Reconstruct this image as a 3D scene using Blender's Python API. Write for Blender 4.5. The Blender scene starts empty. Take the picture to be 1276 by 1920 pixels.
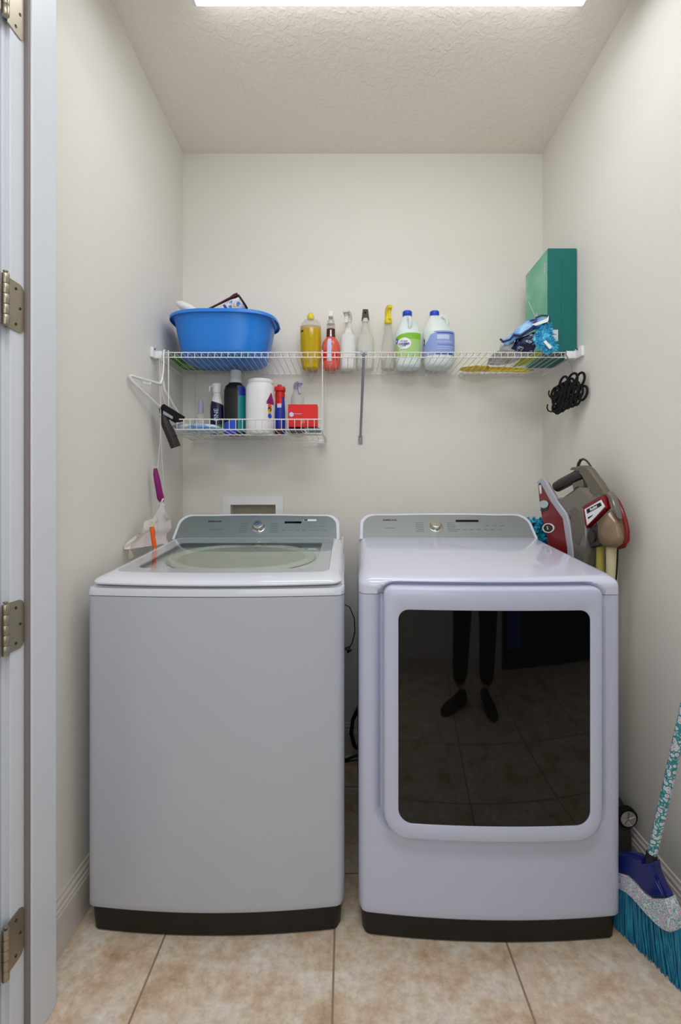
import bpy, bmesh, math, random
from mathutils import Vector, Matrix, noise
random.seed(7)
C = bpy.context.scene.collection
PI = math.pi
F = 915.0; CX = 648.0; CY = 930.0; CH = 1.16     # focal length in pixels, vanishing point, camera height

# ---------------------------------------------------------------- camera, world, lights, exposure
cam_d = bpy.data.cameras.new('camera'); cam = bpy.data.objects.new('camera', cam_d); C.objects.link(cam)
cam.location = (0, 0, CH); cam.rotation_euler = (PI/2, 0, 0)
cam_d.sensor_fit = 'AUTO'; cam_d.sensor_width = 36; cam_d.lens = F/1920*36
cam_d.shift_x = -(CX-638)/1920; cam_d.shift_y = (CY-960)/1920; cam_d.clip_start = 0.02
S = bpy.context.scene; S.camera = cam
S.view_settings.view_transform = 'Standard'; S.view_settings.look = 'None'
S.view_settings.gamma = 1; S.view_settings.exposure = -0.2; S.view_settings.use_curve_mapping = False
w = bpy.data.worlds.new('world'); S.world = w; w.use_nodes = True
w.node_tree.nodes['Background'].inputs[0].default_value = (0.80, 0.90, 1.0, 1)
w.node_tree.nodes['Background'].inputs[1].default_value = 0.7
LIGHT_CEIL = 6.2        # radiance of the fluorescent diffuser
LIGHT_HALL = 11.0        # watts, daylight from the hallway side
ld = bpy.data.lights.new('hallway_daylight', 'AREA'); ld.shape = 'RECTANGLE'; ld.size = 1.5; ld.size_y = 1.3
ld.energy = LIGHT_HALL; ld.color = (0.86, 0.93, 1.0)
lo = bpy.data.objects.new('hallway_daylight', ld); C.objects.link(lo); lo.location = (0.15, -0.68, 1.6); lo.rotation_euler = (PI/2, 0, 0)

ld2 = bpy.data.lights.new('hallway_floor_fill', 'AREA'); ld2.shape = 'RECTANGLE'; ld2.size = 1.0; ld2.size_y = .5  # unseen fill lamp, added to brighten the floor and jamb
ld2.energy = 16.0; ld2.color = (0.97, 0.97, 1.0)
lo2 = bpy.data.objects.new('hallway_floor_fill', ld2); C.objects.link(lo2); lo2.location = (0.1, 0.15, 2.66)

# ---------------------------------------------------------------- materials
def lin(c):
    if isinstance(c, str): c = [int(c[i:i+2], 16)/255 for i in (0, 2, 4)]
    return tuple(((x/12.92) if x <= 0.04045 else ((x+0.055)/1.055)**2.4) for x in c) + (1,)
def mat(name, col, rough=0.5, metal=0.0, trans=0.0, alpha=1.0, coat=0.0, emit=0.0, ior=1.45, sub=0.0, bump=None):
    m = bpy.data.materials.new(name); m.use_nodes = True; nt = m.node_tree; b = nt.nodes['Principled BSDF']
    b.inputs['Base Color'].default_value = lin(col); b.inputs['Roughness'].default_value = rough
    b.inputs['Metallic'].default_value = metal; b.inputs['Transmission Weight'].default_value = trans
    b.inputs['Alpha'].default_value = alpha; b.inputs['Coat Weight'].default_value = coat; b.inputs['IOR'].default_value = ior
    if sub: b.inputs['Subsurface Weight'].default_value = sub; b.inputs['Subsurface Radius'].default_value = (.01, .01, .01)
    if emit: b.inputs['Emission Color'].default_value = lin(col); b.inputs['Emission Strength'].default_value = emit
    if bump:
        sc, st, dist = bump
        tc = nt.nodes.new('ShaderNodeTexCoord'); n = nt.nodes.new('ShaderNodeTexNoise'); bp = nt.nodes.new('ShaderNodeBump')
        n.inputs['Scale'].default_value = sc; n.inputs['Detail'].default_value = 3
        bp.inputs['Strength'].default_value = st; bp.inputs['Distance'].default_value = dist
        nt.links.new(tc.outputs['Object'], n.inputs['Vector']); nt.links.new(n.outputs['Fac'], bp.inputs['Height'])
        nt.links.new(bp.outputs['Normal'], b.inputs['Normal'])
    return m
def ramp_mat(name, tex, stops, rough=0.5, scale=20, bump=0.0, vec_scale=None, detail=3, interp='LINEAR'):
    """colour from a noise / voronoi texture through a ramp"""
    m = bpy.data.materials.new(name); m.use_nodes = True; nt = m.node_tree; b = nt.nodes['Principled BSDF']
    b.inputs['Roughness'].default_value = rough
    tc = nt.nodes.new('ShaderNodeTexCoord'); mp = nt.nodes.new('ShaderNodeMapping')
    if vec_scale: mp.inputs['Scale'].default_value = vec_scale
    nt.links.new(tc.outputs['Object'], mp.inputs['Vector'])
    if tex == 'noise':
        t = nt.nodes.new('ShaderNodeTexNoise'); t.inputs['Detail'].default_value = detail; out = t.outputs['Fac']
    else:
        t = nt.nodes.new('ShaderNodeTexVoronoi'); out = t.outputs['Distance']
    t.inputs['Scale'].default_value = scale; nt.links.new(mp.outputs['Vector'], t.inputs['Vector'])
    r = nt.nodes.new('ShaderNodeValToRGB'); r.color_ramp.interpolation = interp
    while len(r.color_ramp.elements) < len(stops): r.color_ramp.elements.new(0.5)
    for e, (p, c) in zip(r.color_ramp.elements, stops): e.position = p; e.color = lin(c)
    nt.links.new(out, r.inputs['Fac']); nt.links.new(r.outputs['Color'], b.inputs['Base Color'])
    if bump:
        bp = nt.nodes.new('ShaderNodeBump'); bp.inputs['Strength'].default_value = bump; bp.inputs['Distance'].default_value = .002
        nt.links.new(out, bp.inputs['Height']); nt.links.new(bp.outputs['Normal'], b.inputs['Normal'])
    return m
M = {}
M['wall'] = mat('wall_paint', 'eae6dd', .75, bump=(170, .25, .002))
M['ceil'] = mat('ceiling_paint', 'f3ecdf', .8)
nt = M['ceil'].node_tree; tc = nt.nodes.new('ShaderNodeTexCoord'); n = nt.nodes.new('ShaderNodeTexNoise'); r = nt.nodes.new('ShaderNodeValToRGB')
n.inputs['Scale'].default_value = 46; n.inputs['Detail'].default_value = 4; n.inputs['Distortion'].default_value = .6
r.color_ramp.elements[0].position = .44; r.color_ramp.elements[1].position = .58
bp = nt.nodes.new('ShaderNodeBump'); bp.inputs['Strength'].default_value = .32; bp.inputs['Distance'].default_value = .004
nt.links.new(tc.outputs['Object'], n.inputs['Vector']); nt.links.new(n.outputs['Fac'], r.inputs['Fac']); nt.links.new(r.outputs['Color'], bp.inputs['Height'])
nt.links.new(bp.outputs['Normal'], nt.nodes['Principled BSDF'].inputs['Normal'])
M['trim'] = mat('white_trim_paint', 'dfe3e8', .35)
M['strip'] = mat('taupe_strip', '837a78', .6)
M['base'] = mat('baseboard_paint', 'ddd5cc', .4)
M['applwhite'] = mat('shaded_body_enamel', 'bfc4ce', .22, coat=.3)  # white enamel darkened, so the front's shade sits in the colour
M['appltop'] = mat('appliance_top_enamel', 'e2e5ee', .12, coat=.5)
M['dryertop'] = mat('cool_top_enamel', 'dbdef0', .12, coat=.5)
M['seam'] = mat('dark_seam', '50525a', .6)
M['toekick'] = mat('black_base_plastic', '15140f', .45)
M['console'] = mat('grey_console_face', '8f9a9b', .32, metal=.55)
M['console2'] = mat('silver_console_face', 'a3aaa9', .34, metal=.5)
M['chrome'] = mat('brushed_chrome', 'd8d6d0', .18, metal=1)
M['display'] = mat('black_display', '08090a', .1)
M['mark'] = mat('grey_printing', '5b666b', .5)
M['dark_print'] = mat('dark_printing', '22282b', .5)
M['sticker'] = mat('white_sticker', 'f2f2f2', .4)
M['blackglass'] = mat('smoked_door_glass', '090a09', .03, coat=.0, ior=1.5)
M['border'] = mat('grey_glass_border', 'b4bbc0', .08, coat=1)
M['tub'] = mat('tub_plastic', 'ccd0c6', .3)
M['drum'] = mat('drum_steel', 'b2b6ac', .35)
g = bpy.data.materials.new('tinted_lid_glass'); g.use_nodes = True; nt = g.node_tree; nt.nodes.clear()
o_ = nt.nodes.new('ShaderNodeOutputMaterial'); mx = nt.nodes.new('ShaderNodeMixShader'); tr = nt.nodes.new('ShaderNodeBsdfTransparent'); gl = nt.nodes.new('ShaderNodeBsdfGlossy'); fr = nt.nodes.new('ShaderNodeFresnel')
tr.inputs[0].default_value = (.93, .95, .92, 1); gl.inputs['Roughness'].default_value = .02; gl.inputs['Color'].default_value = (.9, .95, .93, 1); fr.inputs[0].default_value = 1.5
gm_ = nt.nodes.new('ShaderNodeNewGeometry'); iv = nt.nodes.new('ShaderNodeMath'); iv.operation = 'SUBTRACT'; iv.inputs[0].default_value = 1; mu = nt.nodes.new('ShaderNodeMath'); mu.operation = 'MULTIPLY'
nt.links.new(gm_.outputs['Backfacing'], iv.inputs[1]); nt.links.new(iv.outputs[0], mu.inputs[0]); nt.links.new(fr.outputs[0], mu.inputs[1])
nt.links.new(mu.outputs[0], mx.inputs[0]); nt.links.new(tr.outputs[0], mx.inputs[1]); nt.links.new(gl.outputs[0], mx.inputs[2]); nt.links.new(mx.outputs[0], o_.inputs[0])
M['lidglass'] = g
def clear_mat(name, col, dens, rough=.15, base='eeeeee'):
    """thin translucent plastic: part see-through, part diffuse"""
    m = bpy.data.materials.new(name); m.use_nodes = True; nt = m.node_tree; b = nt.nodes['Principled BSDF']; o = nt.nodes['Material Output']
    b.inputs['Base Color'].default_value = lin(base); b.inputs['Roughness'].default_value = rough
    t = nt.nodes.new('ShaderNodeBsdfTransparent'); t.inputs[0].default_value = lin(col); mx = nt.nodes.new('ShaderNodeMixShader'); mx.inputs[0].default_value = dens
    nt.links.new(t.outputs[0], mx.inputs[1]); nt.links.new(b.outputs[0], mx.inputs[2]); nt.links.new(mx.outputs[0], o.inputs[0])
    return m
M['clear'] = clear_mat('clear_plastic', 'f4f4f0', .22)
M['frosted'] = clear_mat('frosted_plastic', 'f4f4f0', .72, .3, 'f1f1ee')
M['cloudy'] = clear_mat('cloudy_plastic', 'eeeee8', .45, .3, 'eceee6')
M['bag'] = clear_mat('thin_plastic_bag', 'faf6f4', .62, .3, 'f2eae6')
M['oil'] = clear_mat('yellow_liquid', 'f0c820', .82, .12, 'd3b210')
M['coral'] = clear_mat('coral_plastic', 'f07860', .85, .2, 'ee6a55')
M['dustcup'] = clear_mat('tan_dust_cup', 'c8a880', .85, .15, '9a8164')
M['lilac'] = clear_mat('lilac_plastic', 'd8c8e8', .8, .3, 'c9bfdc')
M['wire'] = mat('white_coated_wire', 'e8e6e2', .35)
M['greywire'] = mat('grey_steel', 'a2a5ac', .35, metal=.4)
M['plastic'] = mat('white_plastic', 'efefee', .35)
M['jug'] = mat('milky_jug_plastic', 'dfe8e4', .3, sub=.2)
M['dirtywhite'] = mat('soft_white', 'dcdcd8', .6)
M['bluecap'] = mat('blue_cap', '1546c4', .35)
M['greenlabel'] = mat('green_label', '7fc22c', .4)
M['palegreen'] = mat('pale_green_label', 'a8cf7c', .4)
M['bluelabel'] = mat('lilac_blue_label', '8fa3dc', .4)
M['blueprint'] = mat('blue_printing', '2c3f9c', .4)
M['lightprint'] = mat('light_printing', 'c9d6f4', .5)
M['maroon'] = mat('dark_maroon_label', '4a1518', .4)
M['red'] = mat('red_print', 'e20d08', .4)
M['redcap'] = mat('red_plastic', 'd0160f', .3)
M['navy'] = mat('navy_plastic', '14183f', .35)
M['royal'] = mat('royal_blue_plastic', '1c2f9e', .35)
M['blueprint2'] = mat('bright_blue_print', '2850d8', .4)
M['black'] = mat('black_plastic', '141414', .4)
M['brownblack'] = mat('dark_brown_plastic', '2e2a26', .4)
M['teal'] = mat('teal_plastic', '0f8a90', .35)
M['yellow'] = mat('yellow_plastic', 'ecd51a', .35)
M['yellowg'] = mat('yellow_rubber', 'e8c81c', .5)
M['yelgreen'] = mat('yellow_green_cloth', 'b2bf1e', .8, bump=(120, .8, .003))
M['basin'] = mat('blue_basin_plastic', '2380de', .3)
M['greenpack'] = ramp_mat('green_pack', 'noise', [(.35, '0c4a12'), (.5, '2e8a1e'), (.65, '8fae30')], .4, 30)
M['purple'] = mat('purple_plastic', '8a0f6e', .35)
M['orange'] = mat('orange_plastic', 'f0641a', .5)
M['cord'] = mat('white_cord', 'd9d0c6', .7)
M['steel'] = mat('dull_steel', '7a7a78', .35, metal=.9)
M['brass'] = mat('aged_nickel_hinge', 'a99f8c', .35, metal=.85)
M['screw'] = mat('screw_dark', '4a4338', .4, metal=.8)
M['velvet'] = mat('black_flocking', '070707', .9)
M['greenbox'] = mat('teal_green_carton', '006a66', .45)
M['greenside'] = ramp_mat('carton_printed_side', 'noise', [(.35, '4fae8c'), (.55, '6cbc9a'), (.72, 'a4d4bc')], .25, 7)
M['boxline'] = mat('carton_fold_line', '08665c', .5)
M['labelwhite'] = mat('white_paper_label', 'd4dcdc', .6)
M['bluepack'] = ramp_mat('blue_pack_film', 'noise', [(.38, '1c2c6c'), (.44, '5a9ce0'), (.62, '9accf0')], .2, 18)
M['bluefilm'] = mat('blue_pack_film_plain', '5b9ad8', .2)
M['navyfilm'] = mat('navy_film_edge', '1a2560', .25)
M['fuzz'] = ramp_mat('cyan_fuzz', 'noise', [(.35, '2a9ccc'), (.55, '4cc4ea'), (.7, '9ae6fa')], .8, 90, bump=1)
M['greycloth'] = ramp_mat('grey_cloth', 'noise', [(.35, 'a8a9a4'), (.6, 'd6d6d2'), (.7, 'e6e6e2')], .85, 25, bump=.5)
M['chenille'] = ramp_mat('teal_chenille', 'noise', [(.35, '0c5c9c'), (.5, '14a4c8'), (.7, '50dce8')], .8, 60)
M['darkred'] = mat('dark_red_gloss', '7e0610', .22, coat=.15)
M['olive'] = mat('dull_yellow_plastic', 'bcae50', .5)
M['mottled'] = ramp_mat('mottled_navy_print', 'noise', [(.40, '0c1030'), (.50, '1c2c6c'), (.56, 'b8c0cc'), (.62, '20343c')], .3, 55, interp='CONSTANT')
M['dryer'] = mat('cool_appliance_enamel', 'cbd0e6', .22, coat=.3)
M['canwrap'] = ramp_mat('printed_can_wrap', 'noise', [(.40, '6a86c8'), (.48, 'e8ecf4'), (.6, 'f4f4f6'), (.68, 'd8c060')], .3, 60)
M['taupe'] = mat('taupe_gloss', '77736a', .22, metal=.3, coat=.4)
M['taupe2'] = mat('taupe_matte', '6b6356', .5)
M['lavtrim'] = mat('pale_lavender_trim', 'b2b2bc', .3)
M['pale'] = mat('pale_plastic', 'b8c8c6', .3)
M['cream'] = mat('cream_plastic', 'd8cda2', .45)
M['niche'] = mat('beige_recess', 'c4b9a0', .6)
M['bristle'] = ramp_mat('teal_bristles', 'noise', [(.35, '085f88'), (.5, '0a7aa0'), (.65, '1c9cba')], .45, 60, vec_scale=(3, 3, .2))
M['broomblue'] = mat('dark_blue_gloss', '0a1a68', .18, coat=.4)
M['floral'] = ramp_mat('floral_print', 'voronoi', [(.0, 'a04a86'), (.22, 'd9a9cc'), (.40, 'e6dfe8'), (.55, '3f9c9c'), (.7, 'dfe6ea')], .3, 125)
M['floral2'] = ramp_mat('teal_floral_sleeve', 'voronoi', [(.0, '9c4f78'), (.22, 'dfd0dc'), (.42, 'dfe6ea'), (.5, '2b97a0'), (.66, '1c7f8c'), (.8, 'cfe4e6')], .3, 92)
M['paperblue'] = ramp_mat('blue_white_packet', 'noise', [(.42, 'eef2f8'), (.52, 'b9d6f4'), (.6, '7fb2ec')], .3, 16, vec_scale=(1, 1, 3))
M['skin'] = mat('skin', 'b98a6c', .5, sub=.1)
M['trouser'] = mat('dark_trousers', '17171b', .9)
M['shirt'] = mat('dark_shirt', '22242c', .9)
M['curtain'] = mat('blue_curtain', '1a4fae', .8)
M['darkdoor'] = mat('dark_opening', '0e0f12', .9)
# the floor: beige stone tiles with brown grout
fm = bpy.data.materials.new('stone_tile'); fm.use_nodes = True; nt = fm.node_tree; b = nt.nodes['Principled BSDF']; M['tile'] = fm
L = nt.links.new
tc = nt.nodes.new('ShaderNodeTexCoord'); mp = nt.nodes.new('ShaderNodeMapping'); br = nt.nodes.new('ShaderNodeTexBrick')
PITCH = .447
mp.inputs['Location'].default_value = (.03+PITCH*10, -1.50+PITCH*10, 0)
br.offset = 0; br.offset_frequency = 1; br.squash = 1; br.inputs['Scale'].default_value = 1
br.inputs['Brick Width'].default_value = PITCH; br.inputs['Row Height'].default_value = PITCH; br.inputs['Mortar Size'].default_value = .0028; br.inputs['Mortar Smooth'].default_value = .2
L(tc.outputs['Object'], mp.inputs['Vector']); L(mp.outputs['Vector'], br.inputs['Vector'])
n1 = nt.nodes.new('ShaderNodeTexNoise'); n1.inputs['Scale'].default_value = 8; n1.inputs['Detail'].default_value = 8; n1.inputs['Roughness'].default_value = .62
n2 = nt.nodes.new('ShaderNodeTexNoise'); n2.inputs['Scale'].default_value = 42; n2.inputs['Detail'].default_value = 6; n2.inputs['Roughness'].default_value = .7
L(tc.outputs['Object'], n1.inputs['Vector']); L(tc.outputs['Object'], n2.inputs['Vector'])
r1 = nt.nodes.new('ShaderNodeValToRGB'); els = r1.color_ramp.elements
els.new(.5); els.new(.6)
for e, (p, c) in zip(els, [(.34, 'd2b494'), (.45, 'e6d0b6'), (.55, 'eee0cc'), (.68, 'f4ece2')]): e.position = p; e.color = lin(c)
r2 = nt.nodes.new('ShaderNodeValToRGB')
for e, (p, c) in zip(r2.color_ramp.elements, [(.35, 'c8b49c'), (.62, 'ffffff')]): e.position = p; e.color = lin(c)
mm = nt.nodes.new('ShaderNodeMix'); mm.data_type = 'RGBA'; mm.blend_type = 'MULTIPLY'; mm.inputs[0].default_value = .55
L(n1.outputs['Fac'], r1.inputs['Fac']); L(n2.outputs['Fac'], r2.inputs['Fac']); L(r1.outputs['Color'], mm.inputs[6]); L(r2.outputs['Color'], mm.inputs[7])
mg = nt.nodes.new('ShaderNodeMix'); mg.data_type = 'RGBA'; mg.inputs[7].default_value = lin('9c8870')
L(br.outputs['Fac'], mg.inputs[0]); L(mm.outputs[2], mg.inputs[6]); L(mg.outputs[2], b.inputs['Base Color'])
b.inputs['Roughness'].default_value = .38
bp = nt.nodes.new('ShaderNodeBump'); bp.invert = True; bp.inputs['Strength'].default_value = .6; bp.inputs['Distance'].default_value = .002
L(br.outputs['Fac'], bp.inputs['Height']); L(bp.outputs['Normal'], b.inputs['Normal'])

# ---------------------------------------------------------------- object helpers
OFF = {}
def obj(name, bm, m, parent=None, smooth=False, kind=None, label=None):
    me = bpy.data.meshes.new(name)
    bmesh.ops.recalc_face_normals(bm, faces=bm.faces[:])
    off = OFF.get(parent.as_pointer(), Vector((0, 0, 0))) if parent else Vector((0, 0, 0))
    bmesh.ops.translate(bm, verts=bm.verts[:], vec=-off)
    bm.to_mesh(me); bm.free()
    if smooth:
        for p in me.polygons: p.use_smooth = True
        try: me.set_sharp_from_angle(angle=math.radians(smooth if smooth is not True else 40))
        except Exception: pass
    ms = m if isinstance(m, (list, tuple)) else [m]
    for q in ms: me.materials.append(M[q] if isinstance(q, str) else q)
    o = bpy.data.objects.new(name, me); C.objects.link(o)
    if parent: o.parent = parent; OFF[o.as_pointer()] = off
    if kind: o['kind'] = kind
    if label: o['label'] = label
    return o
def thing(name, label, cat, loc=(0, 0, 0), rotz=0, group=None):
    o = bpy.data.objects.new(name, None); C.objects.link(o); o.location = loc; o.rotation_euler = (0, 0, rotz)
    o.empty_display_size = .05
    o['label'] = label; o['category'] = cat
    if group: o['group'] = group
    OFF[o.as_pointer()] = Vector(loc)
    return o
def tag(o, label, cat, group=None):
    o['label'] = label; o['category'] = cat
    if group: o['group'] = group
    return o
def struct(name, bm, m, parent=None, smooth=False):
    o = obj(name, bm, m, parent, smooth)
    if not parent: o['kind'] = 'structure'
    return o
B = bmesh.new
def box(bm, x0, x1, y0, y1, z0, z1, bev=0, seg=2):
    v = [bm.verts.new(p) for p in [(x0,y0,z0),(x1,y0,z0),(x1,y1,z0),(x0,y1,z0),(x0,y0,z1),(x1,y0,z1),(x1,y1,z1),(x0,y1,z1)]]
    fs = [bm.faces.new([v[i] for i in f]) for f in [(0,3,2,1),(4,5,6,7),(0,1,5,4),(1,2,6,5),(2,3,7,6),(3,0,4,7)]]
    if bev:
        es = list({e for f in fs for e in f.edges})
        bmesh.ops.bevel(bm, geom=es, offset=bev, segments=seg, profile=.5, affect='EDGES')
    return bm
def ring_faces(bm, a, b_, closed=True):
    n = len(a)
    for i in range(n if closed else n-1):
        j = (i+1) % n
        try: bm.faces.new([a[i], a[j], b_[j], b_[i]])
        except ValueError: pass
def loft(bm, rings, cap0=True, cap1=True):
    R = [[bm.verts.new(p) for p in r] for r in rings]
    for a, b_ in zip(R, R[1:]): ring_faces(bm, a, b_)
    if cap0: bm.faces.new(R[0][::-1])
    if cap1: bm.faces.new(R[-1])
    return R
def tube(bm, pts, r, seg=8, closed=False, cap=True):
    pts = [Vector(p) for p in pts]; n = len(pts); rs = r if isinstance(r, (list, tuple)) else [r]*n
    rings = []; up = None
    for i, p in enumerate(pts):
        if closed: t = (pts[(i+1) % n]-pts[i-1])
        else: t = pts[min(i+1, n-1)]-pts[max(i-1, 0)]
        t.normalize()
        if up is None:
            up = Vector((0, 0, 1)) if abs(t.z) < .9 else Vector((1, 0, 0))
        a = t.cross(up)
        if a.length < 1e-5: a = t.cross(Vector((0, 1, 0)))
        a.normalize(); b_ = a.cross(t).normalized(); up = b_
        rings.append([bm.verts.new(p + (a*math.cos(2*PI*k/seg)+b_*math.sin(2*PI*k/seg))*rs[i]) for k in range(seg)])
    for a, b_ in zip(rings, rings[1:]): ring_faces(bm, a, b_)
    if closed: ring_faces(bm, rings[-1], rings[0])
    elif cap: bm.faces.new(rings[0][::-1]); bm.faces.new(rings[-1])
    return bm
def lathe(bm, prof, c=(0, 0, 0), seg=24, sx=1, sy=1, a0=0, a1=2*PI, power=2, axis=None):
    """prof: [(r, z)]; power > 2 squares the section; axis: Matrix applied before moving to c"""
    full = abs(a1-a0-2*PI) < 1e-6; n = seg if full else seg+1
    def pt(r, z, a):
        cx, sy_ = math.cos(a), math.sin(a)
        k = 1 if power == 2 else 1/((abs(cx)**power+abs(sy_)**power)**(1/power))
        v = Vector((r*k*cx*sx, r*k*sy_*sy, z))
        if axis: v = axis @ v
        return v+Vector(c)
    R = []
    for r, z in prof:
        if r < 1e-6 and full: R.append([bm.verts.new(pt(0, z, 0))])
        else: R.append([bm.verts.new(pt(r, z, a0+(a1-a0)*i/seg)) for i in range(n)])
    for a, b_ in zip(R, R[1:]):
        m_ = max(len(a), len(b_))
        for i in range(m_ if full else m_-1):
            j = (i+1) % m_
            if len(a) == 1 and len(b_) == 1: continue
            if len(a) == 1: f = [a[0], b_[j], b_[i]]
            elif len(b_) == 1: f = [a[i], a[j], b_[0]]
            else: f = [a[i], a[j], b_[j], b_[i]]
            bm.faces.new(f)
    if full:
        if len(R[0]) > 1: bm.faces.new(R[0][::-1])
        if len(R[-1]) > 1: bm.faces.new(R[-1])
    return bm
def rrect(x0, x1, z0, z1, rb, rt=None, seg=8, side=10):
    """rounded rectangle, rb bottom radius, rt top radius: list of (x, z)"""
    rt = rb if rt is None else rt; P = []
    for (cx, cz, r, s) in ((x1-rb, z0+rb, rb, -PI/2), (x1-rt, z1-rt, rt, 0), (x0+rt, z1-rt, rt, PI/2), (x0+rb, z0+rb, rb, PI)):
        P.append([(cx+r*math.cos(s+PI/2*k/seg), cz+r*math.sin(s+PI/2*k/seg)) for k in range(seg+1)])
    out = []
    for k in range(4):
        out += P[k]; a = P[k][-1]; b_ = P[(k+1) % 4][0]
        out += [(a[0]+(b_[0]-a[0])*i/side, a[1]+(b_[1]-a[1])*i/side) for i in range(1, side)]
    return out
def fill_disc(bm, P3, n=6, fn=None):
    """fills an outline with concentric rings so it can be curved by fn(x, z) -> point"""
    cx = sum(p[0] for p in P3)/len(P3); cz = sum(p[1] for p in P3)/len(P3)
    prev = None
    for k in range(n):
        s = 1-k/n
        ring = [bm.verts.new(fn(cx+(p[0]-cx)*s, cz+(p[1]-cz)*s)) for p in P3]
        if prev: ring_faces(bm, prev, ring)
        prev = ring
    c = bm.verts.new(fn(cx, cz))
    for i in range(len(prev)): bm.faces.new([prev[i], prev[(i+1) % len(prev)], c])
def P(px, py, d):                       # a point at distance d that the photograph shows at px, py
    return Vector(((px-CX)*d/F, d, CH+(CY-py)*d/F))
class Plane:                            # an upright plane through two floor points
    def __init__(s, A, Bp): s.A = A; s.D = (Bp[0]-A[0], Bp[1]-A[1]); l = math.hypot(*s.D); s.n = Vector((-s.D[1]/l, s.D[0]/l, 0)); s.n = s.n if s.n.y > 0 else -s.n
    def __call__(s, px, py, back=0):
        q = px-CX; t = (q*s.A[1]-F*s.A[0])/(F*s.D[0]-q*s.D[1]); d = s.A[1]+s.D[1]*t
        return P(px, py, d)+s.n*back
def slab(bm, front, vec, bev=0.0):
    """outline (list of points) pushed along vec, a solid plate with bevelled rim"""
    vec = Vector(vec); c = sum(front, Vector())/len(front)
    def sh(p, k): d = (p-c); l = d.length; return c+d*max(0, (l-k)/l) if l > 1e-9 else p
    if bev: rings = [[sh(p, bev) for p in front], [p+vec.normalized()*bev for p in front], [p+vec-vec.normalized()*bev for p in front], [sh(p, bev)+vec for p in front]]
    else: rings = [front, [p+vec for p in front]]
    loft(bm, rings); return bm
def pillow(bm, front, thick, n=5, nz=0.0, nscale=20, vec=(0, 1, 0), seed=0):
    """a plump closed body over an outline, crumpled by noise"""
    vec = Vector(vec).normalized(); c = sum(front, Vector())/len(front)
    pts = []
    for i, p in enumerate(front):                      # resample edges
        q = front[(i+1) % len(front)]; m_ = max(1, int((q-p).length/.012))
        pts += [p.lerp(q, k/m_) for k in range(m_)]
    def nd(v): return noise.noise_vector((v*nscale)+Vector((seed, seed*2, 0)))*nz
    rim = [bm.verts.new(p+nd(p)) for p in pts]
    for sgn in (-1, 1):
        prev = rim
        for k in range(1, n):
            s = 1-k/n; h = math.sqrt(max(0, 1-s*s))*thick/2*sgn
            ring = []
            for p in pts:
                v = c+(p-c)*s+vec*h; ring.append(bm.verts.new(v+nd(v+vec*sgn*.05)))
            ring_faces(bm, prev, ring) if sgn < 0 else ring_faces(bm, ring, prev)
            prev = ring
        v = c+vec*thick/2*sgn; cv = bm.verts.new(v+nd(v))
        for i in range(len(prev)): bm.faces.new([prev[i], prev[(i+1) % len(prev)], cv])
    return bm
def text(name, body, size, o, xdir, updir, m, parent, ext=.0004, align='CENTER', bold=0):
    cu = bpy.data.curves.new(name, 'FONT'); cu.body = body; cu.size = size; cu.extrude = ext; cu.align_x = align; cu.align_y = 'CENTER'; cu.offset = bold
    cu.resolution_u = 3
    t = bpy.data.objects.new(name, cu); C.objects.link(t)
    bpy.context.view_layer.update()
    me = bpy.data.meshes.new_from_object(t.evaluated_get(bpy.context.evaluated_depsgraph_get()))
    bpy.data.objects.remove(t); bpy.data.curves.remove(cu)
    x = Vector(xdir).normalized(); y = Vector(updir).normalized(); z = x.cross(y)
    mt = Matrix((x, y, z)).transposed().to_4x4(); mt.translation = Vector(o)
    off = OFF.get(parent.as_pointer(), Vector((0, 0, 0)))
    me.transform(Matrix.Translation(-off) @ mt); me.name = name
    me.materials.clear(); me.materials.append(M[m]); ob = bpy.data.objects.new(name, me); C.objects.link(ob); ob.parent = parent; OFF[ob.as_pointer()] = off
    return ob
def arc(c, r, a0, a1, n, ax='xz'):
    out = []
    for i in range(n+1):
        a = a0+(a1-a0)*i/n; u, v = r*math.cos(a), r*math.sin(a)
        out.append((c[0]+u, c[1], c[2]+v) if ax == 'xz' else (c[0], c[1]+u, c[2]+v) if ax == 'yz' else (c[0]+u, c[1]+v, c[2]))
    return out

# ---------------------------------------------------------------- the room
XL, XR, YB, ZC = -.733, .885, 2.195, 2.70
YF = .985                                # hallway face of the door wall
HB = -.78                               # hallway's far wall
b = B(); box(b, -2.2, 2.6, HB-.1, YB+.12, -.08, 0); struct('floor', b, 'tile')
b = B(); box(b, -2.2, 2.6, HB-.1, YB+.12, ZC, ZC+.08); struct('ceiling', b, 'ceil')
NX0, NX1, NZ0, NZ1 = -.520, -.310, .93, 1.124
b = B(); box(b, XL-.12, NX0, YB, YB+.12, 0, ZC); box(b, NX1, XR+.12, YB, YB+.12, 0, ZC); box(b, NX0, NX1, YB, YB+.12, 0, NZ0); box(b, NX0, NX1, YB, YB+.12, NZ1, ZC); box(b, NX0, NX1, YB+.10, YB+.12, NZ0, NZ1)
struct('wall_back', b, 'wall')
b = B(); box(b, XL-.12, XL, 1.10, YB, 0, ZC); struct('wall_left', b, 'wall')
b = B(); box(b, XR, XR+.12, YF, YB, 0, ZC); struct('wall_right', b, 'wall')
b = B(); box(b, -2.2, -.69, YF, 1.10, 0, ZC); box(b, -.69, XR, YF, 1.10, 2.46, ZC); box(b, XR+.12, 2.6, YF, 1.10, 0, ZC); struct('wall_front', b, 'wall')
b = B(); box(b, -2.2, 2.6, HB-.1, HB, 0, ZC); struct('wall_hallway', b, 'wall')
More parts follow.
